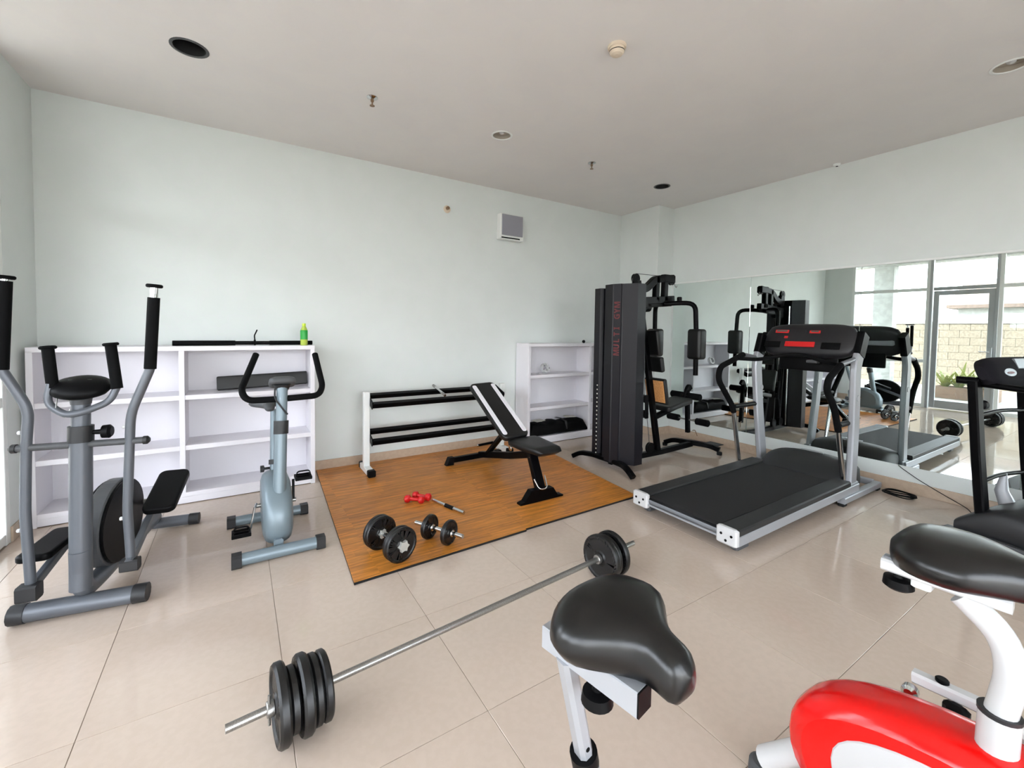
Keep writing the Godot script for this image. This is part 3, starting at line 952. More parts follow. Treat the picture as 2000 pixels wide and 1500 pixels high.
# ------------------------------------------------------------------ multi gym
func multi_gym() -> void:
	var t := thing("multi_gym", "tall black multi gym with weight-stack shroud beside the corner pillar", "gym machine", V(-1.2, 0, 1.32))
	var zc := 1.32
	# shrouds (seen from above as folded panels)
	var up := Basis(V(1, 0, 0), V(0, 0, -1), V(0, 1, 0))     # outline x -> room x, outline y -> room -z, push -> up
	var st := mb()
	extrude(st, PackedVector2Array([V2(-1.735, -1.055), V2(-1.775, -1.075), V2(-1.775, -1.150), V2(-1.745, -1.172), V2(-1.60, -1.172), V2(-1.60, -1.055)]), Transform3D(up, V(0, 0.075, 0)), 1.70, 0.002)
	var sh := part(st, "shroud", M.shroud, t)
	for k in 18:
		p_disc(sh, "peg_hole", M.paper, V(-1.775, 0.80 - k * 0.043, 1.135), Vector3.RIGHT, 0.0075, 0.006, 10, 0.001)
	st = mb()
	extrude(st, PackedVector2Array([V2(-1.745, -1.195), V2(-1.790, -1.235), V2(-1.800, -1.345), V2(-1.808, -1.352), V2(-1.800, -1.360), V2(-1.775, -1.430), V2(-1.765, -1.432), V2(-1.755, -1.438), V2(-1.690, -1.560), V2(-1.58, -1.560), V2(-1.52, -1.42), V2(-1.52, -1.195)]), Transform3D(up, V(0, 0.075, 0)), 1.725, 0.002)
	sh = part(st, "shroud", M.shroud, t)
	# red print that reads upwards on the folded face between z 1.36 and 1.43
	var fnt := SystemFont.new()
	fnt.font_names = PackedStringArray(["Droid Sans"])
	fnt.font_weight = 700
	var nrm := V(-0.942, 0, 0.336)
	var word := "MULTI GYM"
	for k in word.length():
		if word[k] == " ":
			continue
		var tm := TextMesh.new()
		tm.font = fnt
		tm.text = word[k]
		tm.font_size = 16
		tm.pixel_size = 0.0048
		tm.depth = 0.003
		var txt := MeshInstance3D.new()
		txt.name = "letter"
		txt.mesh = tm
		txt.material_override = M.dull_red
		txt.transform = Transform3D(Basis(V(0, 1, 0), nrm.cross(V(0, 1, 0)).normalized(), nrm), V(-1.789, 1.375 + (k - 4.0) * 0.057, 1.396) - O)
		sh.add_child(txt, true)
	p_block(t, "shroud_gap", M.black_matte, V(-1.70, 0.075, 1.172), V(-1.60, 1.77, 1.195), 0.0)
	# base
	p_bar(t, "base_foot", M.black_paint, [V(-1.845, 0.022, 0.87), V(-1.82, 0.075, 0.955), V(-1.78, 0.085, 1.10), V(-1.76, 0.08, zc), V(-1.78, 0.085, 1.50), V(-1.82, 0.075, 1.60), V(-1.825, 0.022, 1.675)], 0.055, 0.045, Vector3.UP, 0.008, 0.05)
	p_bar(t, "base_beam", M.black_paint, [V(-1.76, 0.065, zc), V(-1.0, 0.06, zc), V(-0.48, 0.075, zc)], 0.055, 0.055, Vector3.UP, 0.006)
	p_bar(t, "front_foot", M.black_paint, [V(-0.56, 0.040, 1.03), V(-0.53, 0.085, 1.12), V(-0.48, 0.09, zc), V(-0.40, 0.085, 1.50), V(-0.37, 0.055, 1.60)], 0.06, 0.05, Vector3.UP, 0.006, 0.05)
	for p in [V(-0.56, 0.0, 1.03), V(-0.37, 0.0, 1.60)]:
		p_lathe(t, "rubber_foot", M.rubber, [Vector2(0.026, 0), Vector2(0.028, 0.004), Vector2(0.028, 0.03), Vector2(0.024, 0.034)], p, Vector3.UP, 18)
	p_block(t, "foot_plate", M.dark_grey, V(-0.46, 0.112, 1.47), V(-0.34, 0.120, 1.63), 0.003)
	# mast
	p_bar(t, "mast", M.black_paint, [V(-1.055, 0.08, zc), V(-1.43, 1.86, zc)], 0.05, 0.06, Vector3.RIGHT, 0.006)
	p_bar(t, "rear_mast", M.black_paint, [V(-1.46, 0.08, zc - 0.02), V(-1.46, 1.80, zc - 0.02)], 0.05, 0.05, Vector3.RIGHT, 0.006)
	p_bar(t, "mast_tie", M.black_paint, [V(-1.56, 1.72, zc), V(-1.38, 1.70, zc)], 0.05, 0.05, Vector3.UP, 0.006)
	for z in [zc - 0.06, zc + 0.06]:
		p_pipe(t, "guide_rod", M.chrome, [V(-1.50, 0.10, z + 0.02), V(-1.50, 1.72, z + 0.02)], 0.010, 0.0, 10)
	# upper frame
	p_bar(t, "top_beam", M.black_paint, [V(-1.44, 1.765, zc), V(-1.30, 1.79, zc), V(-1.17, 1.895, zc), V(-0.89, 1.925, zc)], 0.06, 0.075, Vector3.UP, 0.006, 0.05)
	p_bar(t, "lower_beam", M.black_paint, [V(-1.44, 1.655, zc), V(-0.88, 1.700, zc)], 0.06, 0.075, Vector3.UP, 0.006)
	for x in [-1.15, -1.015]:
		p_bar(t, "frame_post", M.black_paint, [V(x, 1.68, zc), V(x + 0.005, 1.915, zc)], 0.06, 0.055, Vector3.RIGHT, 0.006)
	p_block(t, "pulley_bracket", M.black_paint, V(-1.05, 1.87, zc - 0.035), V(-0.875, 1.955, zc + 0.035), 0.008)
	p_bar(t, "pulley_arm", M.black_paint, [V(-1.475, 1.76, zc), V(-1.465, 1.90, zc)], 0.04, 0.05, Vector3.RIGHT, 0.006)
	for e in [[V(-1.460, 1.880, zc), 0.050], [V(-0.905, 1.895, zc), 0.045], [V(-1.49, 1.33, zc + 0.07), 0.048], [V(-1.36, 1.615, zc + 0.03), 0.05], [V(-1.33, 0.66, zc + 0.04), 0.042], [V(-1.32, 0.50, zc + 0.04), 0.042], [V(-1.42, 0.145, zc + 0.05), 0.055], [V(-1.24, 0.145, zc + 0.05), 0.055]]:
		p_lathe(t, "pulley", M.black_plastic, [Vector2(e[1], -0.014), Vector2(e[1] * 0.86, -0.002), Vector2(e[1] * 0.86, 0.002), Vector2(e[1], 0.014)], e[0], Vector3.BACK, 22)
	p_bar(t, "pulley_carriage", M.black_paint, [V(-1.33, 0.70, zc + 0.065), V(-1.32, 0.46, zc + 0.065)], 0.05, 0.008, Vector3.BACK, 0.002)
	for e in [[V(-1.46, 1.930, zc), V(-0.90, 1.938, zc)], [V(-1.51, 1.88, zc), V(-1.52, 0.35, zc)], [V(-1.37, 0.64, zc + 0.04), V(-1.42, 0.19, zc + 0.05)], [V(-1.29, 0.50, zc + 0.04), V(-1.25, 0.19, zc + 0.05)], [V(-1.33, 0.70, zc + 0.04), V(-1.35, 1.60, zc + 0.03)], [V(-1.46, 1.33, zc + 0.07), V(-1.42, 0.20, zc + 0.05)]]:
		p_pipe(t, "cable", M.mid_grey, e, 0.0032, 0.0, 6)
	p_pipe(t, "lat_hook", M.steel, [V(-0.885, 1.905, zc), V(-0.85, 1.845, zc + 0.01), V(-0.83, 1.825, zc + 0.01), V(-0.82, 1.85, zc + 0.01)], 0.005, 0.015, 8)
	# press arms
	st = mb()
	lathe(st, [Vector2(0.03, -0.09), Vector2(0.045, -0.08), Vector2(0.045, 0.08), Vector2(0.03, 0.09)], V(-1.34, 1.59, zc), V(1, 0.08, 0), 20)
	part(st, "arm_hub", M.black_paint, t)
	p_bar(t, "arm_carrier", M.black_paint, [V(-1.40, 1.61, zc), V(-0.92, 1.648, zc)], 0.05, 0.05, Vector3.UP, 0.006)
	for s in [-1.0, 1.0]:
		var a := p_pipe(t, "press_arm", M.black_paint, [V(-1.05, 1.640, zc + 0.02 * s), V(-0.93, 1.655, zc + 0.10 * s), V(-0.84, 1.650, zc + 0.255 * s), V(-0.825, 1.30, zc + 0.265 * s), V(-0.82, 0.90, zc + 0.265 * s)], 0.025, 0.14, 14)
		var c := mb()
		cushion(c, V(-0.815, 1.225, zc + 0.265 * s), V(0.13, 0.315, 0.16), 0.035, 0.03)
		part(c, "arm_pad", M.vinyl, a)
		p_lathe(a, "pivot_cap", M.black_plastic, [Vector2(0.022, 0), Vector2(0.026, 0.004), Vector2(0.026, 0.04), Vector2(0.018, 0.046)], V(-0.88, 1.675, zc + 0.09 * s), Vector3.UP, 16)
	# pads on the mast
	var tilt := Basis(Vector3.BACK, 0.20)
	p_cushion(t, "back_pad", M.vinyl, V(-1.225, 1.235, zc), V(0.055, 0.265, 0.255), 0.02, 0.02, tilt)
	p_cushion(t, "back_pad", M.vinyl, V(-1.165, 1.010, zc), V(0.055, 0.160, 0.265), 0.02, 0.02, tilt)
	var lp := p_cushion(t, "back_pad", M.vinyl, V(-1.095, 0.725, zc), V(0.05, 0.275, 0.270), 0.02, 0.02, tilt)
	p_cushion(lp, "plywood_back", M.plywood, V(-1.119, 0.722, zc), V(0.012, 0.235, 0.232), 0.004, 0.003, tilt)
	p_bar(t, "seat_beam", M.black_paint, [V(-1.13, 0.44, zc), V(-0.56, 0.575, zc)], 0.05, 0.05, Vector3.UP, 0.006)
	p_cushion(t, "seat_pad", M.vinyl, V(-0.84, 0.565, zc), V(0.42, 0.055, 0.26), 0.04, 0.018, Basis(Vector3.BACK, 0.16))
	# leg developer
	p_bar(t, "leg_post", M.black_paint, [V(-0.575, 0.70, zc), V(-0.545, 0.215, zc)], 0.045, 0.045, Vector3.RIGHT, 0.006)
	p_bar(t, "leg_bracket", M.black_paint, [V(-0.62, 0.60, zc), V(-0.585, 0.70, zc), V(-0.55, 0.745, zc), V(-0.52, 0.70, zc)], 0.05, 0.035, Vector3.BACK, 0.005, 0.03)
	for e in [[-0.60, 0.638, 0.16], [-0.555, 0.362, 0.235]]:
		var rod := p_pipe(t, "roller_rod", M.steel, [V(e[0], e[1], zc - e[2]), V(e[0], e[1], zc + e[2])], 0.009)
		for s in [-1.0, 1.0]:
			p_lathe(rod, "foam_roller", M.foam, [Vector2(0.030, 0), Vector2(0.037, 0.006), Vector2(0.037, 0.144), Vector2(0.030, 0.15)], V(e[0], e[1], zc + (e[2] - 0.125) * s), V(0, 0, s), 20)
	p_pipe(t, "snap_hook", M.brass, [V(-0.50, 0.235, zc + 0.03), V(-0.47, 0.24, zc + 0.04), V(-0.45, 0.19, zc + 0.05), V(-0.44, 0.17, zc + 0.05)], 0.005, 0.02, 8)

# ------------------------------------------------------------------ elliptical trainer
func elliptical() -> void:
	var F := V(-5.467, 0, 1.608)
	var s := V(0.986, 0, 0.167)
	var a := V(0.167, 0, -0.986)
	var t := thing("elliptical_trainer", "grey elliptical cross trainer with tall swinging arms at the left", "exercise machine", F)
	var E := func(off: float, al: float, y: float) -> Vector3: return F + s * off + a * al + Vector3.UP * y
	# stabilisers
	for e in [[0.0, -0.245, 0.245, 0.040], [0.90, -0.245, 0.245, 0.034]]:
		var tube := p_pipe(t, "stabiliser", M.grey_paint, [E.call(e[1] + 0.05, e[0], e[3] + 0.004), E.call(e[2] - 0.05, e[0], e[3] + 0.004)], e[3])
		for q in [[e[1], e[1] + 0.055], [e[2] - 0.055, e[2]]]:
			p_pipe(tube, "end_cap", M.dark_grey, [E.call(q[0], e[0], e[3] + 0.004), E.call(q[1], e[0], e[3] + 0.004)], e[3] + 0.003)
	# frame and mast
	p_pipe(t, "frame_tube", M.grey_paint, [E.call(0, -0.01, 0.30), E.call(0, -0.005, 0.10), E.call(0, 0.14, 0.085), E.call(0, 0.90, 0.085)], 0.040, 0.10, 16)
	p_pipe(t, "mast", M.grey_paint, [E.call(0, -0.01, 0.12), E.call(0, 0.02, 0.84)], 0.041, 0.0, 18)
	p_pipe(t, "mast_sleeve", M.dark_grey, [E.call(0, 0.018, 0.80), E.call(0, 0.022, 0.875)], 0.046, 0.0, 18)
	p_pipe(t, "inner_mast", M.grey_paint, [E.call(0, 0.02, 0.85), E.call(0, 0.03, 1.02)], 0.034, 0.0, 18)
	p_lathe(t, "knob", M.black_plastic, [Vector2(0.010, 0), Vector2(0.012, 0.035), Vector2(0.030, 0.040), Vector2(0.032, 0.065), Vector2(0.022, 0.075)], E.call(0.04, 0.018, 0.842), s, 18)
	# console
	var st := mb()
	var rings := []
	for k in 13:
		var q := k / 12.0
		var e: float = sqrt(max(1.0 - pow(2.0 * q - 1.0, 2.0), 0.0))
		rings.append(sweep_ellipse(E.call(lerp(-0.108, 0.108, q), 0.035, 1.052), (a * 0.9 + Vector3.UP * 0.43).normalized(), (Vector3.UP * 0.9 - a * 0.43).normalized(), 0.012 + 0.075 * e, 0.010 + 0.032 * e, 20))
	loft(st, rings)
	var con := part(st, "console", M.black_plastic, t)
	st = mb()
	cushion(st, E.call(0, 0.045, 1.087), V(0.09, 0.008, 0.055), 0.01, 0.003, Basis(s, (Vector3.UP * 0.9 + a * 0.43).normalized(), -a))
	part(st, "display", M.lcd, con)
	p_lathe(t, "console_neck", M.mid_grey, [Vector2(0.036, 0), Vector2(0.040, 0.03), Vector2(0.055, 0.06)], E.call(0, 0.028, 0.975), Vector3.UP, 18, true)
	p_pipe(t, "sensor_wire", M.steel, [E.call(-0.07, 0.0, 1.03), E.call(-0.065, -0.03, 0.95), E.call(-0.03, -0.03, 0.92), E.call(-0.02, -0.02, 0.96)], 0.003, 0.03, 6)
	# fixed handlebar
	p_pipe(t, "fixed_handlebar", M.grey_paint, [E.call(-0.098, 0.01, 1.075), E.call(-0.108, 0.0, 0.985), E.call(-0.03, -0.03, 0.935), E.call(0.03, -0.03, 0.945), E.call(0.115, 0.0, 0.985), E.call(0.139, 0.005, 1.05)], 0.015, 0.05)
	for e in [[E.call(-0.092, 0.015, 1.055), E.call(-0.112, 0.03, 1.232)], [E.call(0.141, 0.005, 1.045), E.call(0.118, 0.01, 1.248)]]:
		var g := p_pipe(t, "fixed_grip", M.foam, e, 0.022)
		p_disc(g, "grip_cap", M.foam, e[1] + Vector3.UP * 0.006, e[1] - e[0], 0.030, 0.014, 18, 0.004)
	# axle of the swinging arms
	p_pipe(t, "axle", M.mid_grey, [E.call(-0.215, 0.01, 0.79), E.call(0.235, 0.01, 0.79)], 0.016)
	for e in [[-0.215, -1.0], [0.235, 1.0]]:
		p_lathe(t, "axle_cap", M.dark_grey, [Vector2(0.020, 0), Vector2(0.020, 0.015), Vector2(0.010, 0.025)], E.call(e[0], 0.01, 0.79), s * e[1], 16)
	# swinging arms with foot bars
	var L := [E.call(-0.231, 0.0, 1.545), E.call(-0.251, 0.0, 1.144), E.call(-0.172, 0.01, 0.965), E.call(-0.184, 0.01, 0.79), E.call(-0.193, 0.01, 0.49), E.call(-0.180, 0.01, 0.16)]
	var R := [E.call(0.287, 0.01, 1.535), E.call(0.265, 0.01, 1.135), E.call(0.190, 0.005, 0.925), E.call(0.182, 0.01, 0.79), E.call(0.170, 0.005, 0.45), E.call(0.180, 0.005, 0.215)]
	for q in [[L, 0.02], [R, 0.07]]:
		var p: Array = q[0]
		var top: Vector3 = p[0].lerp(p[1], q[1] * 2.0)
		var arm := p_pipe(t, "swing_arm", M.grey_paint, [p[0].lerp(p[1], 0.96), p[1].lerp(p[2], 0.02), p[2], p[3], p[4], p[5]], 0.0195, 0.05)
		p_pipe(arm, "arm_grip", M.foam, [top, p[1]], 0.0245)
		p_pipe(arm, "arm_top", M.chrome, [p[0], top], 0.016)
		p_disc(arm, "grip_cap", M.foam, p[0], p[0] - p[1], 0.033, 0.016, 18, 0.004)
		for y in [0.42, 0.86]:
			var c: Vector3 = p[3].lerp(p[4], (0.79 - y) / 0.30 if y < 0.79 else 0.0)
			p_disc(arm, "bolt", M.white_gloss, V(c.x, y, c.z) + s * -0.020, s, 0.009, 0.012, 10, 0.002)
	p_bar(t, "foot_bar", M.grey_paint, [E.call(-0.180, -0.02, 0.145), E.call(-0.182, 0.36, 0.235), E.call(-0.15, 0.62, 0.245)], 0.030, 0.045, Vector3.UP, 0.006)
	p_bar(t, "foot_bar", M.grey_paint, [E.call(0.180, -0.02, 0.205), E.call(0.175, 0.36, 0.355), E.call(0.15, 0.56, 0.40)], 0.030, 0.045, Vector3.UP, 0.006)
	p_bar(t, "joint_block", M.dark_grey, [E.call(-0.215, -0.005, 0.14), E.call(-0.145, -0.005, 0.14)], 0.06, 0.07, Vector3.UP, 0.008)
	p_bar(t, "joint_block", M.dark_grey, [E.call(0.145, -0.005, 0.195), E.call(0.215, -0.005, 0.195)], 0.05, 0.055, Vector3.UP, 0.008)
	p_cushion(t, "foot_plate", M.black_plastic, E.call(-0.20, 0.22, 0.262), V(0.13, 0.035, 0.33), 0.03, 0.012, Basis(s, Vector3.UP, -a))
	var up := (Vector3.UP * 0.93 - a * 0.36).normalized()
	p_cushion(t, "foot_plate", M.black_plastic, E.call(0.225, 0.36, 0.420), V(0.145, 0.040, 0.33), 0.035, 0.012, Basis(s, up, s.cross(up)))
	# flywheel housing
	st = mb()
	var fr := Transform3D(Basis(a, Vector3.UP, a.cross(Vector3.UP)), E.call(-0.035, 0.33, 0.300))
	if fr.basis.z.dot(s) < 0:
		fr = Transform3D(Basis(a, Vector3.UP, -a.cross(Vector3.UP)), E.call(-0.035, 0.33, 0.300))
	extrude(st, ellipse(0.265, 0.215, 40), fr, 0.07, 0.006)
	var fly := part(st, "flywheel_housing", M.mid_grey, t)
	st = mb()
	var fr2 := fr
	fr2.origin += s * 0.068
	extrude(st, ellipse(0.255, 0.206, 40), fr2, 0.016, 0.004)
	part(st, "housing_cover", M.black_plastic, fly)
	st = mb()
	fr2.origin += s * -0.082
	extrude(st, ellipse(0.255, 0.206, 40), fr2, 0.016, 0.004)
	part(st, "housing_cover", M.black_plastic, fly)
	p_pipe(t, "crank_axle", M.steel, [E.call(-0.13, 0.58, 0.30), E.call(0.13, 0.58, 0.30)], 0.014)
	for e in [[-0.13, 0.245], [0.13, 0.40]]:
		p_bar(t, "crank", M.dark_grey, [E.call(e[0], 0.58, 0.30), E.call(e[0], 0.58, e[1])], 0.02, 0.035, a, 0.004)
	p_bar(t, "frame_strut", M.grey_paint, [E.call(0, 0.55, 0.09), E.call(0, 0.58, 0.28)], 0.04, 0.04, a, 0.005)

# ------------------------------------------------------------------ grey upright bike
func saddle(parent: Node3D, at: Vector3, fwd: Vector3, length: float, width: float, m: Material, thick := 0.075) -> MeshInstance3D:
	# at: middle of the rear edge at the height of the seat's top
	var st := mb()
	var side := fwd.cross(Vector3.UP).normalized()
	var rings := []
	var n := 22
	for k in n + 1:
		var q := float(k) / n
		var s := 0.5 - 0.5 * cos(PI * q)
		var hips := width / 2.0
		var w := hips
		if s < 0.36:
			w = hips * sqrt(max(1.0 - pow((0.36 - s) / 0.36, 2.1), 0.0))
		else:
			w = lerp(hips, 0.30 * hips, smoothstep(0.0, 0.70, (s - 0.36) / 0.64))
			if s > 0.88:
				w *= sqrt(max(1.0 - pow((s - 0.88) / 0.12, 2.0), 0.0))
		w = max(w, 0.002)
		var h: float = thick * (0.66 + 0.34 * cos(PI * 0.5 * clampf((s - 0.2) * 1.2, 0, 1))) * clampf(w / (0.13 * width), 0.12, 1.0)
		var top: float = at.y + 0.012 * sin(PI * s * 0.9) - 0.026 * s * s
		if s < 0.16:
			var e := 1.0 - s / 0.16
			h *= max(sqrt(1.0 - e * e), 0.12)
			top -= 0.42 * thick * e * e
		if s > 0.9:
			top -= 0.022 * pow((s - 0.9) / 0.1, 2.0)
		var c := at + fwd * (length * s)
		var R := PackedVector3Array()
		for j in 28:
			var an := TAU * j / 28
			var cx := cos(an)
			var sy := sin(an)
			var px := signf(cx) * pow(absf(cx), 0.75) * w
			var yy: float
			if sy >= 0:
				yy = top - h * 0.62 + h * 0.62 * pow(sy, 0.80)
			else:
				yy = top - h * 0.62 - h * 0.38 * pow(-sy, 0.55)
				px *= 0.93
			R.append(V(c.x, yy, c.z) + side * px)
		rings.append(R)
	loft(st, rings)
	return part(st, "saddle", m, parent)

func grey_bike() -> void:
	var t := thing("exercise_bike", "blue-grey upright exercise bike standing before the left bookcase", "exercise bike", V(-4.65, 0, 1.25))
	for e in [[-4.885, -4.402, 1.528, 0.034], [-4.915, -4.425, 0.945, 0.032]]:
		var tube := p_pipe(t, "stabiliser", M.blue_grey, [V(e[0] + 0.04, e[3] + 0.003, e[2]), V(e[1] - 0.04, e[3] + 0.003, e[2])], e[3], 0.0, 16)
		for q in [[e[0], e[0] + 0.05], [e[1] - 0.05, e[1]]]:
			p_bar(tube, "end_cap", M.dark_grey, [V(q[0], e[3] + 0.003, e[2]), V(q[1], e[3] + 0.003, e[2])], e[3] * 2 + 0.006, e[3] * 2 + 0.006, Vector3.UP, 0.012)
	p_bar(t, "frame_beam", M.blue_grey, [V(-4.65, 0.07, 1.50), V(-4.66, 0.07, 0.95)], 0.05, 0.05, Vector3.UP, 0.008)
	# shell
	var st := mb()
	var rings := []
	for k in 15:
		var s := k / 14.0
		var x: float = lerp(-4.728, -4.566, s)
		var e: float = sqrt(max(1.0 - pow(absf(2.0 * s - 1.0), 2.6), 0.0))
		var sc := 0.72 + 0.28 * e
		var R := PackedVector3Array()
		for q in [V2(1.455, 0.055), V2(1.50, 0.12), V2(1.50, 0.22), V2(1.455, 0.31), V2(1.38, 0.365), V2(1.27, 0.405), V2(1.15, 0.405), V2(1.05, 0.385), V2(1.00, 0.32), V2(1.01, 0.20), V2(1.06, 0.11), V2(1.16, 0.06), V2(1.30, 0.045)]:
			R.append(V(x, 0.22 + (q.y - 0.22) * sc, 1.26 + (q.x - 1.26) * sc))
		rings.append(R)
	loft(st, rings)
	part(st, "shell", M.blue_grey, t)
	# mast, console, handlebar
	p_pipe(t, "mast", M.blue_grey, [V(-4.640, 0.22, 1.40), V(-4.622, 0.72, 1.315)], 0.036, 0.0, 18)
	p_pipe(t, "mast_boot", M.black_plastic, [V(-4.642, 0.255, 1.412), V(-4.640, 0.285, 1.402)], 0.043, 0.0, 18)
	p_pipe(t, "mast_sleeve", M.dark_grey, [V(-4.622, 0.680, 1.318), V(-4.619, 0.760, 1.306)], 0.042, 0.0, 18)
	p_pipe(t, "inner_mast", M.blue_grey, [V(-4.620, 0.74, 1.308), V(-4.609, 0.97, 1.262)], 0.032, 0.0, 18)
	st = mb()
	cushion(st, V(-4.606, 0.992, 1.23), V(0.155, 0.045, 0.115), 0.04, 0.018, Basis(Vector3.RIGHT, -0.45))
	var con := part(st, "console", M.mid_grey, t)
	st = mb()
	cushion(st, V(-4.606, 1.012, 1.214), V(0.10, 0.012, 0.07), 0.01, 0.004, Basis(Vector3.RIGHT, -0.45))
	part(st, "display", M.lcd, con)
	p_lathe(t, "console_neck", M.dark_grey, [Vector2(0.030, 0), Vector2(0.045, 0.03), Vector2(0.05, 0.045)], V(-4.608, 0.935, 1.25), Vector3.UP, 16, true)
	p_pipe(t, "sensor_wire", M.dark_grey, [V(-4.65, 0.96, 1.27), V(-4.655, 0.90, 1.30), V(-4.62, 0.85, 1.335), V(-4.585, 0.80, 1.325)], 0.005, 0.04, 6)
	p_pipe(t, "handlebar", M.foam, [V(-4.742, 1.160, 1.00), V(-4.832, 0.945, 1.19), V(-4.800, 0.890, 1.25), V(-4.61, 0.892, 1.275), V(-4.395, 0.895, 1.25), V(-4.360, 0.945, 1.19), V(-4.382, 1.155, 1.00)], 0.0195, 0.05)
	# seat
	p_pipe(t, "seat_post", M.blue_grey, [V(-4.650, 0.30, 1.085), V(-4.636, 0.775, 0.955)], 0.023, 0.0, 14)
	p_pipe(t, "post_collar", M.dark_grey, [V(-4.648, 0.42, 1.054), V(-4.647, 0.45, 1.045)], 0.029, 0.0, 14)
	p_lathe(t, "post_knob", M.dark_grey, [Vector2(0.008, 0), Vector2(0.008, 0.03), Vector2(0.022, 0.034), Vector2(0.022, 0.055)], V(-4.67, 0.40, 1.06), Vector3.LEFT, 14)
	saddle(t, V(-4.690, 0.845, 0.80), V(0.10, 0, 0.995).normalized(), 0.26, 0.21, M.mid_grey, 0.065)
	# cranks and pedals
	p_pipe(t, "crank_axle", M.steel, [V(-4.765, 0.215, 1.22), V(-4.53, 0.215, 1.22)], 0.013)
	p_bar(t, "crank", M.black_plastic, [V(-4.545, 0.205, 1.22), V(-4.540, 0.335, 1.17)], 0.014, 0.03, V(0, 0.4, 1), 0.003)
	p_bar(t, "crank", M.chrome, [V(-4.755, 0.225, 1.22), V(-4.765, 0.225, 1.275), V(-4.79, 0.085, 1.275)], 0.012, 0.020, V(0, 0.4, 1), 0.003)
	for c in [V(-4.480, 0.340, 1.165), V(-4.835, 0.085, 1.28)]:
		var pd := mb()
		for z in [-0.042, 0.0, 0.042]:
			bar(pd, [c + V(-0.045, 0, z), c + V(0.045, 0, z)], 0.012, 0.022, Vector3.UP, 0.003)
		for x in [-0.045, 0.045]:
			bar(pd, [c + V(x, 0, -0.045), c + V(x, 0, 0.045)], 0.012, 0.022, Vector3.UP, 0.003)
		var pm := part(pd, "pedal", M.black_plastic, t)
		p_bar(pm, "strap", M.black_matte, [c + V(-0.045, 0.0, 0.02), c + V(-0.04, 0.045, 0.02), c + V(0.04, 0.045, 0.02), c + V(0.045, 0.0, 0.02)], 0.022, 0.004, Vector3.UP, 0.001, 0.02)

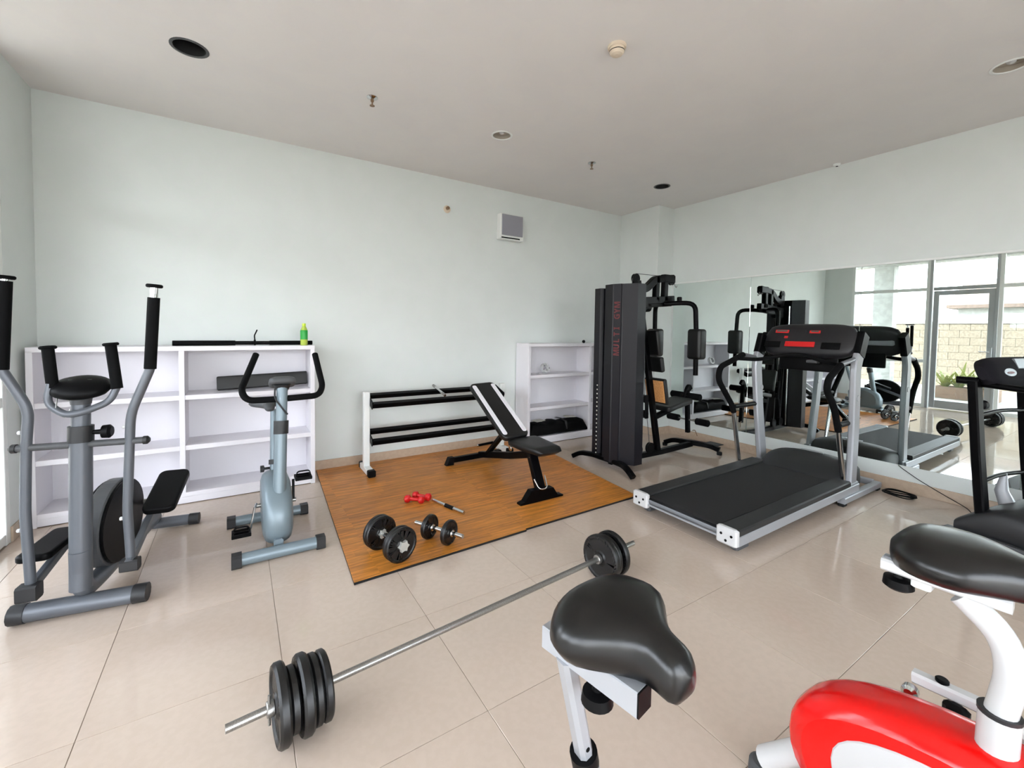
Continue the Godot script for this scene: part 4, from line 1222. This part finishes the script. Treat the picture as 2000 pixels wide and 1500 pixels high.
# ------------------------------------------------------------------ red and white bike at the lower right
func red_bike() -> void:
	var t := thing("exercise_bike", "red and white exercise bike with black saddle at the lower right", "exercise bike", V(-3.47, 0, 4.3))
	var xc := -3.47
	# shell with a white inset on each side
	var st := mb()
	var outline := PackedVector2Array()
	for q in ellipse(0.455, 0.222, 44, 2.3):
		var y: float = q.y + 0.252 + 0.04 * q.x
		outline.append(V2(q.x + 4.215, y + 0.0))
	var zx := Basis(V(0, 0, 1), V(0, 1, 0), V(-1, 0, 0))       # outline x -> room z, y -> up, push -> -x
	var rings := []
	for k in 13:
		var s := k / 12.0
		var x: float = lerp(xc + 0.085, xc - 0.085, s)
		var e: float = sqrt(max(1.0 - pow(absf(2.0 * s - 1.0), 3.2), 0.0))
		var R := PackedVector3Array()
		for q in outline:
			var d := q - V2(4.215, 0.255)
			R.append(V(x, 0.255 + d.y * (0.80 + 0.20 * e), 4.215 + d.x * (0.89 + 0.11 * e)))
		rings.append(R)
	loft(st, rings)
	var shell := part(st, "shell", M.red_plastic, t)
	for s in [1.0, -1.0]:
		st = mb()
		var inset := PackedVector2Array()
		for q in ellipse(0.345, 0.142, 40, 2.3):
			inset.append(V2(q.x * s + 4.225, q.y + 0.268 + 0.05 * q.x * s))
		var B := zx if s > 0 else Basis(V(0, 0, 1), V(0, 1, 0), V(1, 0, 0))
		extrude(st, inset, Transform3D(B, V(xc - 0.080 * s, 0, 0)), 0.009, 0.003)
		var pl := part(st, "white_inset", M.white_gloss, shell)
		st = mb()
		var core := PackedVector2Array()
		for q in ellipse(0.17, 0.055, 28):
			core.append(V2(q.x * s + 4.27, q.y + 0.235))
		extrude(st, core, Transform3D(B, V(xc - 0.0885 * s, 0, 0)), 0.004, 0.001)
		part(st, "red_emblem", M.red_plastic, pl)
	# rear stabiliser leg and base
	p_pipe(t, "rear_leg", M.white_gloss, [V(xc - 0.02, 0.20, 3.83), V(xc - 0.03, 0.055, 3.695)], 0.034, 0.0, 16)
	p_lathe(t, "rear_foot", M.mid_grey, [Vector2(0.040, 0), Vector2(0.042, 0.004), Vector2(0.040, 0.035), Vector2(0.030, 0.042)], V(xc - 0.03, 0, 3.690), Vector3.UP, 20)
	var tube := p_pipe(t, "stabiliser", M.white_gloss, [V(xc - 0.22, 0.036, 4.80), V(xc + 0.22, 0.036, 4.80)], 0.032, 0.0, 14)
	for x in [-0.22, 0.18]:
		p_pipe(tube, "end_cap", M.mid_grey, [V(xc + x, 0.038, 4.80), V(xc + x + 0.04, 0.038, 4.80)], 0.034, 0.0, 14)
	p_bar(t, "frame_beam", M.white_gloss, [V(xc, 0.06, 3.70), V(xc, 0.06, 4.80)], 0.05, 0.05, Vector3.UP, 0.008)
	# seat post from its socket, bent back below the rail
	p_pipe(t, "post_socket", M.white_gloss, [V(xc - 0.01, 0.44, 4.150), V(xc - 0.012, 0.545, 4.152)], 0.033, 0.0, 20)
	p_pipe(t, "post_collar", M.dark_grey, [V(xc - 0.012, 0.545, 4.152), V(xc - 0.012, 0.553, 4.152)], 0.0345, 0.0, 20)
	p_pipe(t, "seat_post", M.white_gloss, [V(xc - 0.012, 0.54, 4.152), V(xc - 0.018, 0.645, 4.168), V(xc - 0.025, 0.72, 4.155), V(xc - 0.03, 0.778, 4.09)], 0.0255, 0.09, 18)
	p_bar(t, "seat_rail", M.white_gloss, [V(-3.512, 0.795, 3.955), V(-3.497, 0.795, 4.165)], 0.046, 0.028, Vector3.UP, 0.005)
	p_bar(t, "rail_slot", M.silver_dark, [V(-3.514, 0.8105, 3.958), V(-3.499, 0.8105, 4.162)], 0.020, 0.006, Vector3.UP, 0.001)
	p_lathe(t, "rail_knob", M.black_plastic, [Vector2(0.010, 0), Vector2(0.012, 0.012), Vector2(0.028, 0.016), Vector2(0.030, 0.034), Vector2(0.022, 0.040)], V(-3.510, 0.782, 3.985), Vector3.DOWN, 20)
	p_block(t, "rail_clamp", M.white_frame, V(-3.525, 0.764, 4.01), V(-3.49, 0.782, 4.045), 0.003)
	saddle(t, V(-3.465, 0.884, 3.958), V(0.02, 0, 1).normalized(), 0.32, 0.270, M.leather, 0.094)
	# crank and pedal on the far side
	p_pipe(t, "crank_axle", M.steel, [V(xc - 0.12, 0.30, 4.33), V(xc + 0.15, 0.30, 4.33)], 0.014)
	p_bar(t, "pedal_arm", M.white_gloss, [V(-3.30, 0.425, 3.970), V(-3.30, 0.437, 4.125), V(-3.32, 0.36, 4.26), V(-3.325, 0.30, 4.33)], 0.035, 0.030, Vector3.UP, 0.006, 0.03)
	p_lathe(t, "arm_bolt", M.chrome, [Vector2(0.016, 0), Vector2(0.018, 0.004), Vector2(0.018, 0.02), Vector2(0.010, 0.026)], V(-3.318, 0.395, 3.972), Vector3.LEFT, 16)
	p_disc(t, "arm_cap", M.black_plastic, V(-3.30, 0.449, 4.026), Vector3.UP, 0.014, 0.012, 16)
	p_block(t, "arm_clamp", M.black_plastic, V(-3.345, 0.365, 4.035), V(-3.315, 0.425, 4.085), 0.010)
	p_bar(t, "crank", M.steel, [V(xc - 0.115, 0.30, 4.33), V(xc - 0.115, 0.16, 4.38)], 0.014, 0.03, Vector3.BACK, 0.003)
	p_block(t, "pedal", M.black_plastic, V(xc - 0.22, 0.145, 4.33), V(xc - 0.125, 0.175, 4.43), 0.008)
	# front mast and handlebar (beyond the frame)
	p_pipe(t, "mast", M.white_gloss, [V(xc, 0.40, 4.55), V(xc, 1.12, 4.66)], 0.035, 0.0, 16)
	p_pipe(t, "handlebar", M.foam, [V(xc - 0.22, 1.22, 4.42), V(xc - 0.22, 1.08, 4.62), V(xc, 1.06, 4.68), V(xc + 0.22, 1.08, 4.62), V(xc + 0.22, 1.22, 4.42)], 0.018, 0.06)

func silver_bike() -> void:
	var t := thing("exercise_bike", "bike with broad black saddle on a bare silver post, nearest the camera", "exercise bike", V(-4.29, 0, 4.0))
	var fwd := V(0.02, 0, 1).normalized()
	saddle(t, V(-4.240, 0.838, 3.664), fwd, 0.265, 0.268, M.leather, 0.105)
	# sliding beam below the saddle, square tube with a dark end
	var p0 := V(-4.309, 0.727, 3.652)
	var p1 := V(-4.272, 0.727, 3.866)
	var beam := p_bar(t, "seat_beam", M.silver_paint, [p0, p1], 0.042, 0.046, Vector3.UP, 0.002)
	p_bar(beam, "end_plug", M.black_plastic, [p1 - (p1 - p0).normalized() * 0.001, p1 + (p1 - p0).normalized() * 0.003], 0.040, 0.044, Vector3.UP, 0.001)
	p_block(t, "saddle_bracket", M.silver_dark, V(-4.290, 0.748, 3.735), V(-4.250, 0.762, 3.830), 0.004)
	for z in [3.76, 3.815]:
		p_disc(t, "bolt", M.chrome, V(-4.291, 0.755, z), Vector3.RIGHT, 0.006, 0.008, 10, 0.001)
	p_lathe(t, "clamp_knob", M.black_plastic, [Vector2(0.008, 0), Vector2(0.010, 0.018), Vector2(0.027, 0.022), Vector2(0.030, 0.040), Vector2(0.020, 0.044)], V(-4.290, 0.705, 3.775), Vector3.DOWN, 20)
	# post: flat-sided tube going down into the frame
	var q0 := V(-4.310, 0.712, 3.708)
	var q1 := V(-4.240, 0.46, 3.690)
	p_bar(t, "seat_post", M.silver_paint, [q0, q1], 0.032, 0.036, Vector3.BACK, 0.008)
	var ax := (q0 - q1).normalized()
	p_disc(t, "post_hole", M.black_matte, q1 + ax * 0.035 + V(0.0, 0, 0.0185), Vector3.BACK, 0.005, 0.002, 10, 0.0005)
	p_pipe(t, "post_collar", M.black_plastic, [q1 + ax * 0.012, q1 - ax * 0.02], 0.029, 0.0, 20)
	p_pipe(t, "frame_tube", M.silver_paint, [q1, V(-4.20, 0.28, 3.72), V(-4.17, 0.12, 3.80)], 0.0255, 0.06, 16)
	p_bar(t, "frame_beam", M.silver_paint, [V(-4.205, 0.09, 3.72), V(-4.06, 0.09, 4.62)], 0.05, 0.05, Vector3.UP, 0.006)
	for e in [V(-4.21, 0.036, 3.70), V(-4.055, 0.036, 4.66)]:
		var side := V(0.985, 0, -0.17)
		var tube := p_pipe(t, "stabiliser", M.silver_paint, [e - side * 0.10, e + side * 0.22], 0.032, 0.0, 14)
		p_pipe(tube, "end_cap", M.dark_grey, [e + side * 0.18, e + side * 0.23], 0.036, 0.0, 14)
	var st := mb()
	extrude(st, ellipse(0.25, 0.20, 32), Transform3D(Basis(V(0.17, 0, 0.985), V(0, 1, 0), V(-0.985, 0, 0.17)), V(-4.05, 0.31, 4.36)), 0.08, 0.01)
	part(st, "flywheel_housing", M.dark_grey, t)
	p_pipe(t, "mast", M.silver_paint, [V(-4.07, 0.12, 4.58), V(-4.03, 1.10, 4.72)], 0.03, 0.0, 14)
	p_pipe(t, "handlebar", M.foam, [V(-4.22, 1.18, 4.60), V(-4.20, 1.10, 4.72), V(-4.03, 1.08, 4.76), V(-3.86, 1.10, 4.70), V(-3.86, 1.18, 4.56)], 0.016, 0.05)

# ------------------------------------------------------------------ bench, rack, weights
func weight_bench() -> void:
	var y0 := 0.0145
	var t := thing("weight_bench", "black adjustable weight bench with white-striped raised backrest", "bench", V(-2.80, y0, 1.1))
	# front foot: spread plate
	var st := mb()
	extrude(st, PackedVector2Array([V2(-0.205, 0), V2(0.205, 0), V2(0.205, 0.012), V2(0.150, 0.022), V2(0.105, 0.088), V2(-0.105, 0.098), V2(-0.165, 0.022), V2(-0.205, 0.012)]), Transform3D(Basis.IDENTITY, V(-2.842, y0, 1.615)), 0.055, 0.003)
	part(st, "front_foot", M.black_paint, t)
	p_bar(t, "front_leg", M.black_paint, [V(-2.835, 0.085, 1.63), V(-2.785, 0.345, 1.42)], 0.080, 0.050, V(0, 0.6, 0.8), 0.006)
	p_pipe(t, "leg_rung", M.chrome, [V(-2.885, 0.175, 1.612), V(-2.875, 0.115, 1.664), V(-2.835, 0.105, 1.672), V(-2.795, 0.115, 1.664), V(-2.775, 0.185, 1.600)], 0.006, 0.02, 8)
	for p in [V(-2.825, 0.30, 1.47), V(-2.745, 0.30, 1.47)]:
		p_disc(t, "bolt", M.chrome, p, Vector3.RIGHT, 0.009, 0.02, 12, 0.002)
	# under-frame, rear stabiliser and strut
	p_bar(t, "main_beam", M.black_paint, [V(-2.785, 0.325, 1.46), V(-2.78, 0.22, 1.10), V(-2.76, 0.075, 0.50)], 0.055, 0.06, Vector3.UP, 0.006)
	st = mb()
	bar(st, [V(-3.075, 0.060, 0.49), V(-2.56, 0.060, 0.475)], 0.05, 0.05, Vector3.UP, 0.006)
	part(st, "rear_stabiliser", M.black_paint, t)
	for x in [-3.105, -2.53]:
		st = mb()
		extrude(st, PackedVector2Array([V2(-0.04, 0), V2(0.04, 0), V2(0.045, 0.075), V2(-0.005, 0.075)] if x < -2.8 else [V2(-0.04, 0), V2(0.04, 0), V2(0.005, 0.075), V2(-0.045, 0.075)]), Transform3D(Basis.IDENTITY, V(x, y0, 0.455)), 0.06, 0.003)
		part(st, "end_foot", M.black_plastic, t)
	p_bar(t, "back_strut", M.black_paint, [V(-2.775, 0.12, 0.66), V(-2.80, 0.38, 0.98)], 0.05, 0.035, Vector3.UP, 0.005)
	p_pipe(t, "adjust_handle", M.black_paint, [V(-2.795, 0.27, 0.80), V(-2.95, 0.262, 0.80)], 0.012)
	p_disc(t, "handle_tip", M.chrome, V(-2.955, 0.262, 0.80), Vector3.RIGHT, 0.013, 0.012, 12, 0.002)
	# pads
	var d := (V(-2.835, 0.812, 0.625) - V(-2.795, 0.415, 1.215)).normalized()
	var side := d.cross(V(0, 0.83, 0.55)).normalized()
	var nrm := side.cross(d).normalized()
	if nrm.y < 0:
		nrm = -nrm
	var B := Basis(side, nrm, side.cross(nrm))
	var c := V(-2.815, 0.606, 0.918)
	var pad := p_cushion(t, "back_pad", M.vinyl, c, V(0.275, 0.055, 0.725), 0.05, 0.018, B)
	for s in [-1.0, 1.0]:
		st = mb()
		cushion(st, c + side * 0.104 * s + nrm * 0.0265, V(0.044, 0.008, 0.650), 0.018, 0.003, B)
		part(st, "white_stripe", M.white_board, pad)
	p_bar(t, "back_frame", M.black_paint, [c - nrm * 0.045 - d * 0.33, c - nrm * 0.045 + d * 0.20], 0.06, 0.035, nrm, 0.005)
	st = mb()
	var rings := []
	for k in 11:
		var s := k / 10.0
		var z: float = lerp(1.175, 1.585, s)
		var w: float = 0.160 - 0.045 * s * s
		var e: float = clampf(min(s, 1.0 - s) * 9.0, 0.0, 1.0)
		var q := sqrt(max(e * (2.0 - e), 0.02))
		rings.append(sweep_ellipse(V(-2.725 + 0.035 * s, 0.372 - 0.018 * s, z), Vector3.RIGHT, Vector3.UP, w * (0.82 + 0.18 * q), 0.034 * q + 0.002, 26, 3.6))
	loft(st, rings)
	part(st, "seat_pad", M.vinyl, t)
	p_block(t, "seat_plate", M.black_paint, V(-2.83, 0.325, 1.24), V(-2.70, 0.347, 1.46), 0.003)
	p_disc(t, "seat_pivot", M.chrome, V(-2.875, 0.33, 1.24), Vector3.RIGHT, 0.022, 0.012, 16)

func dumbbell_rack() -> void:
	var y0 := 0.0145
	var t := thing("dumbbell_rack", "two-tier dumbbell rack with white posts and black rails", "rack", V(-3.12, y0, 0.3))
	for x in [-3.845, -2.385]:
		p_bar(t, "post", M.white_frame, [V(x, y0 + 0.05, 0.275), V(x, 0.755, 0.275)], 0.055, 0.055, Vector3.RIGHT, 0.005)
		var ft := p_bar(t, "foot", M.white_frame, [V(x, y0 + 0.030, 0.155), V(x, y0 + 0.030, 0.440)], 0.060, 0.052, Vector3.UP, 0.005)
		for e in [[0.130, 0.160], [0.435, 0.480]]:
			p_bar(ft, "foot_cap", M.black_plastic, [V(x, y0 + 0.031, e[0]), V(x, y0 + 0.031, e[1])], 0.068, 0.061, Vector3.UP, 0.008)
		for y in [0.64, 0.30]:
			p_bar(t, "rail_bracket", M.black_paint, [V(x + (0.032 if x < -3 else -0.032), y + 0.062, 0.18), V(x + (0.032 if x < -3 else -0.032), y - 0.005, 0.37)], 0.010, 0.07, Vector3.UP, 0.002)
	for y in [0.64, 0.30]:
		p_bar(t, "rail", M.black_paint, [V(-3.815, y + 0.062, 0.195), V(-2.415, y + 0.062, 0.195)], 0.050, 0.040, V(0, 0.9, 0.35), 0.004)
		p_bar(t, "rail", M.black_paint, [V(-3.815, y, 0.355), V(-2.415, y, 0.355)], 0.050, 0.045, V(0, 0.9, 0.35), 0.004)
	t = thing("threaded_dumbbell_bar", "short chrome dumbbell handle lying across the rack's top rails", "dumbbell bar", V(-3.14, 0.70, 0.28))
	p_pipe(t, "bar_shaft", M.chrome, [V(-3.132, 0.760, 0.13), V(-3.128, 0.693, 0.43)], 0.0125)
	for q in [0.12, 0.88]:
		var p := V(-3.132, 0.760, 0.13).lerp(V(-3.128, 0.693, 0.43), q)
		p_disc(t, "thread_end", M.steel, p, V(0, -0.2, 0.97), 0.0145, 0.06, 14, 0.002)

func plate(parent: Node3D, at: Vector3, axis: Vector3, r: float, th: float, called := "weight_plate") -> MeshInstance3D:
	var h := th / 2
	return p_lathe(parent, called, M.iron, [Vector2(0.013, -h * 0.8), Vector2(r * 0.28, -h), Vector2(r * 0.34, -h * 0.62), Vector2(r * 0.80, -h * 0.62), Vector2(r * 0.86, -h), Vector2(r - 0.006, -h), Vector2(r, -h * 0.55), Vector2(r, h * 0.55), Vector2(r - 0.006, h), Vector2(r * 0.86, h), Vector2(r * 0.80, h * 0.62), Vector2(r * 0.34, h * 0.62), Vector2(r * 0.28, h), Vector2(0.013, h * 0.8)], at, axis, 40)

func star_nut(parent: Node3D, at: Vector3, axis: Vector3, r: float, th: float) -> void:
	var poly := PackedVector2Array()
	for k in 12:
		var w := TAU * k / 12
		var q := r if k % 2 == 0 else r * 0.70
		poly.append(V2(cos(w) * q, sin(w) * q))
	var z := axis.normalized()
	var u := Vector3.UP.cross(z).normalized()
	var st := mb()
	extrude(st, poly, Transform3D(Basis(u, z.cross(u), z), at), th, 0.003)
	part(st, "star_nut", M.nut, parent)

func free_weights() -> void:
	var y0 := 0.0145
	# barbell on the tiles
	var A := V(-4.888, 0.121, 2.808)
	var Z := V(-2.915, 0.121, 2.648)
	var ax := (Z - A).normalized()
	var t := thing("barbell", "long barbell with black plates on the tiles before the wood-print sheets", "barbell", V(-3.9, 0, 2.73))
	p_pipe(t, "bar_shaft", M.steel, [A, Z], 0.0130, 0.0, 14)
	for e in [[0.150, 0.121, 0.034], [0.184, 0.098, 0.030], [0.218, 0.121, 0.034], [0.252, 0.108, 0.028], [0.281, 0.108, 0.026]]:
		plate(t, V(0, e[1], 0) + (A + ax * e[0]) * V(1, 0, 1) + V(0, 0.1215 - e[1], 0), ax, e[1], e[2])
	for e in [[1.702, 0.121, 0.034], [1.738, 0.112, 0.030], [1.790, 0.118, 0.034]]:
		plate(t, (A + ax * e[0]) * V(1, 0, 1) + V(0, 0.1215, 0), ax, e[1], e[2])
	for e in [0.122, 1.676, 1.818]:
		p_disc(t, "collar", M.steel, A + ax * e, ax, 0.024, 0.024, 18)
	p_pipe(t, "collar_pin", M.steel, [A + ax * 0.118 + V(0, 0.05, 0.005), A + ax * 0.118 + V(0, -0.045, 0.01)], 0.004, 0.0, 8)
	# big dumbbell
	var D0 := V(-4.125, 0, 1.765)
	var D1 := V(-4.075, 0, 1.945)
	var dx := (D1 - D0).normalized()
	t = thing("dumbbell", "large black plate dumbbell with a star nut on the wood-print sheet", "dumbbell", V(-4.1, y0, 1.85))
	var cy := y0 + 0.1005
	p_pipe(t, "bar_shaft", M.chrome, [D0 - dx * 0.075 + V(0, cy, 0), D1 + dx * 0.06 + V(0, cy, 0)], 0.0135)
	for e in [[D0, -1.0], [D1, 1.0]]:
		plate(t, e[0] + V(0, cy, 0), dx, 0.100, 0.026)
		plate(t, e[0] + dx * 0.027 * e[1] + V(0, cy, 0), dx, 0.100, 0.026)
		star_nut(t, e[0] + dx * (0.041 * e[1]) + V(0, cy, 0), dx * e[1], 0.034, 0.020)
	star_nut(t, D0 + dx * 0.014 + V(0, cy, 0), dx, 0.028, 0.018)
	# small dumbbell
	var S0 := V(-3.825, 0, 1.79)
	var S1 := V(-3.752, 0, 1.925)
	var sx := (S1 - S0).normalized()
	t = thing("dumbbell", "smaller black dumbbell with long chrome ends beside the large one", "dumbbell", V(-3.79, y0, 1.85))
	cy = y0 + 0.0765
	p_pipe(t, "bar_shaft", M.chrome, [S0 - sx * 0.115 + V(0, cy, 0), S1 + sx * 0.105 + V(0, cy, 0)], 0.0135)
	for e in [[S0, 1.0], [S1, 1.0]]:
		plate(t, e[0] + V(0, cy, 0), sx, 0.076, 0.030)
		p_disc(t, "collar", M.chrome, e[0] + sx * 0.024 * e[1] + V(0, cy, 0), sx, 0.022, 0.014, 14)
		p_disc(t, "collar", M.chrome, e[0] - sx * 0.024 * e[1] + V(0, cy, 0), sx, 0.022, 0.014, 14)
	# two little red dumbbells
	for e in [[V(-3.715, y0, 1.205), V(0.75, 0, 0.66), "small red dumbbell on the wood-print sheet, farther from the chrome handle"], [V(-3.645, y0, 1.175), V(0.62, 0, 0.78), "small red dumbbell touching the chrome handle on the sheet"]]:
		var d: Vector3 = e[1].normalized()
		t = thing("hand_weight", e[2], "dumbbell", e[0], "small red dumbbells on the sheet")
		var c: Vector3 = e[0] + V(0, 0.0305, 0)
		p_pipe(t, "grip", M.red_rubber, [c - d * 0.04, c + d * 0.04], 0.0135)
		for s in [-1.0, 1.0]:
			p_lathe(t, "head", M.red_rubber, [Vector2(0.020, -0.022), Vector2(0.030, -0.012), Vector2(0.030, 0.012), Vector2(0.020, 0.022)], c + d * 0.055 * s, d, 6)
	t = thing("threaded_dumbbell_bar", "bare chrome dumbbell handle on the sheet beside the red dumbbells", "dumbbell bar", V(-3.53, y0, 1.4))
	var h0 := V(-3.585, y0 + 0.014, 1.255)
	var h1 := V(-3.482, y0 + 0.014, 1.585)
	p_pipe(t, "bar_shaft", M.chrome, [h0, h1], 0.0125)
	p_pipe(t, "grip_band", M.black_plastic, [h0.lerp(h1, 0.42), h0.lerp(h1, 0.68)], 0.0138)
	for q in [0.40, 0.70]:
		p_disc(t, "stop_ring", M.chrome, h0.lerp(h1, q), h1 - h0, 0.0140, 0.010, 16, 0.002)

# ------------------------------------------------------------------ ceiling and wall fittings
func ceiling_fittings() -> void:
	for e in [[-5.068, 1.15, 0.085, 0, "dark empty downlight opening above the left bookcase"], [-2.98, 1.205, 0.078, 1, "pale recessed downlight between the two ceiling sprinklers"], [-0.863, 1.131, 0.078, 0, "small dark downlight opening near the corner pillar"], [-0.957, 3.705, 0.08, 1, "pale recessed downlight at the photo's right edge"]]:
		var at := V(e[0], CEIL, e[1])
		var t := thing("downlight", e[4], "ceiling light", at, "recessed downlights, switched off")
		var r: float = e[2]
		var m: Material = M.cup_light if e[3] == 1 else M.cup
		p_lathe(t, "can", m, [Vector2(r - 0.002, 0.0), Vector2(r - 0.004, 0.085), Vector2(0.001, 0.090), Vector2(0.001, 0.099), Vector2(r - 0.0005, 0.0995), Vector2(r - 0.0005, 0.0), Vector2(r - 0.002, 0.0)], at, Vector3.UP, 32)
		p_lathe(t, "trim_ring", M.white_frame if e[3] == 1 else M.mid_grey, [Vector2(r - 0.006, 0.0), Vector2(r + 0.010, 0.0), Vector2(r + 0.010, -0.003), Vector2(r - 0.003, -0.005), Vector2(r - 0.006, 0.0)], at, Vector3.UP, 32)
		if e[3] == 1:
			p_disc(t, "diffuser", M.cup_light, at + V(0, 0.035, 0), Vector3.UP, r - 0.005, 0.006, 28, 0.001)
			p_lathe(t, "bulb", M.white_gloss, [Vector2(0.020, 0.033), Vector2(0.022, 0.024), Vector2(0.020, 0.016), Vector2(0.012, 0.010), Vector2(0.002, 0.008)], at, Vector3.UP, 18, true)
	for e in [[-4.037, 1.202, "ceiling sprinkler nearer the dark downlight opening"], [-1.964, 1.192, "ceiling sprinkler farther off, above the right bookcase"]]:
		var at := V(e[0], CEIL, e[1])
		var t := thing("sprinkler", e[2], "sprinkler", at, "ceiling sprinklers")
		p_lathe(t, "rosette", M.chrome, [Vector2(0.038, 0), Vector2(0.038, -0.004), Vector2(0.016, -0.014), Vector2(0.012, -0.015)], at, Vector3.UP, 24)
		p_lathe(t, "body", M.brass, [Vector2(0.011, -0.012), Vector2(0.011, -0.030), Vector2(0.006, -0.033), Vector2(0.004, -0.055)], at, Vector3.UP, 14)
		p_disc(t, "deflector", M.brass, at + V(0, -0.058, 0), Vector3.UP, 0.017, 0.003, 16, 0.0005)
	var at := V(-3.024, CEIL, 2.536)
	var t := thing("smoke_detector", "round cream smoke detector on the ceiling", "detector", at)
	p_lathe(t, "base", M.beige_plastic, [Vector2(0.052, 0), Vector2(0.052, -0.012), Vector2(0.048, -0.016)], at, Vector3.UP, 28)
	p_lathe(t, "sensor_head", M.beige_plastic, [Vector2(0.042, -0.016), Vector2(0.042, -0.035), Vector2(0.032, -0.048), Vector2(0.012, -0.052)], at, Vector3.UP, 28)
	p_lathe(t, "vent_slot", M.black_matte, [Vector2(0.0405, -0.030), Vector2(0.0428, -0.030), Vector2(0.0428, -0.034), Vector2(0.0405, -0.034)], at, Vector3.UP, 28)
	at = V(-0.045, CEIL, 2.48)
	t = thing("ceiling_sensor", "tiny white ceiling sensor above the wall mirror", "detector", at)
	p_lathe(t, "housing", M.white_frame, [Vector2(0.030, 0), Vector2(0.030, -0.012), Vector2(0.018, -0.020)], at, Vector3.UP, 20)
	p_disc(t, "lens", M.black_plastic, at + V(0, -0.021, 0), Vector3.UP, 0.010, 0.004, 14, 0.001)
	# loudspeaker on the back wall
	t = thing("wall_speaker", "square white loudspeaker high on the back wall", "speaker", V(-2.15, 2.37, 0))
	p_block(t, "cabinet", M.white_frame, V(-2.315, 2.385, 0), V(-2.000, 2.675, 0.085), 0.006)
	p_block(t, "grille", M.speaker_grille, V(-2.295, 2.43, 0.083), V(-2.012, 2.665, 0.091), 0.003)
	p_block(t, "slot", M.black_matte, V(-2.300, 2.395, 0.083), V(-2.05, 2.409, 0.088), 0.001)
	# pipe stub on the back wall
	t = thing("wall_outlet", "small brown outlet stub on the back wall left of the speaker", "outlet", V(-2.936, 2.635, 0))
	p_lathe(t, "flange", M.beige_plastic, [Vector2(0.040, 0), Vector2(0.040, 0.006), Vector2(0.030, 0.010)], V(-2.936, 2.63, 0), Vector3.BACK, 22)
	p_lathe(t, "stub", M.brass, [Vector2(0.018, 0.008), Vector2(0.018, 0.035), Vector2(0.010, 0.038)], V(-2.936, 2.638, 0), Vector3.BACK, 16)

func small_things() -> void:
	# power cord of the treadmill in loops by the wall
	var t := thing("power_cord", "coiled black power cord on the floor behind the treadmill", "cord", V(-0.1, 0, 2.98))
	var pts := []
	for k in 56:
		var w := k / 55.0 * TAU * 2.6
		pts.append(V(-0.17 + 0.075 * cos(w) + 0.010 * sin(w * 2.3), 0.006 + k * 0.0005, 3.075 + 0.105 * sin(w) + 0.012 * cos(w * 1.7)))
	pts.insert(0, V(-0.13, 0.005, 2.955))
	p_pipe(t, "cable", M.black_plastic, pts, 0.0048, 0.0, 8)
	t = thing("wall_cable", "thin black cable hanging from the wall mirror's lower edge", "cable", V(-0.01, 0, 3.2))
	p_pipe(t, "cable", M.black_plastic, [V(-0.009, 0.222, 3.02), V(-0.009, 0.20, 3.045), V(-0.012, 0.13, 3.16), V(-0.018, 0.055, 3.32), V(-0.05, 0.004, 3.46), V(-0.20, 0.004, 3.52)], 0.003, 0.05, 8)
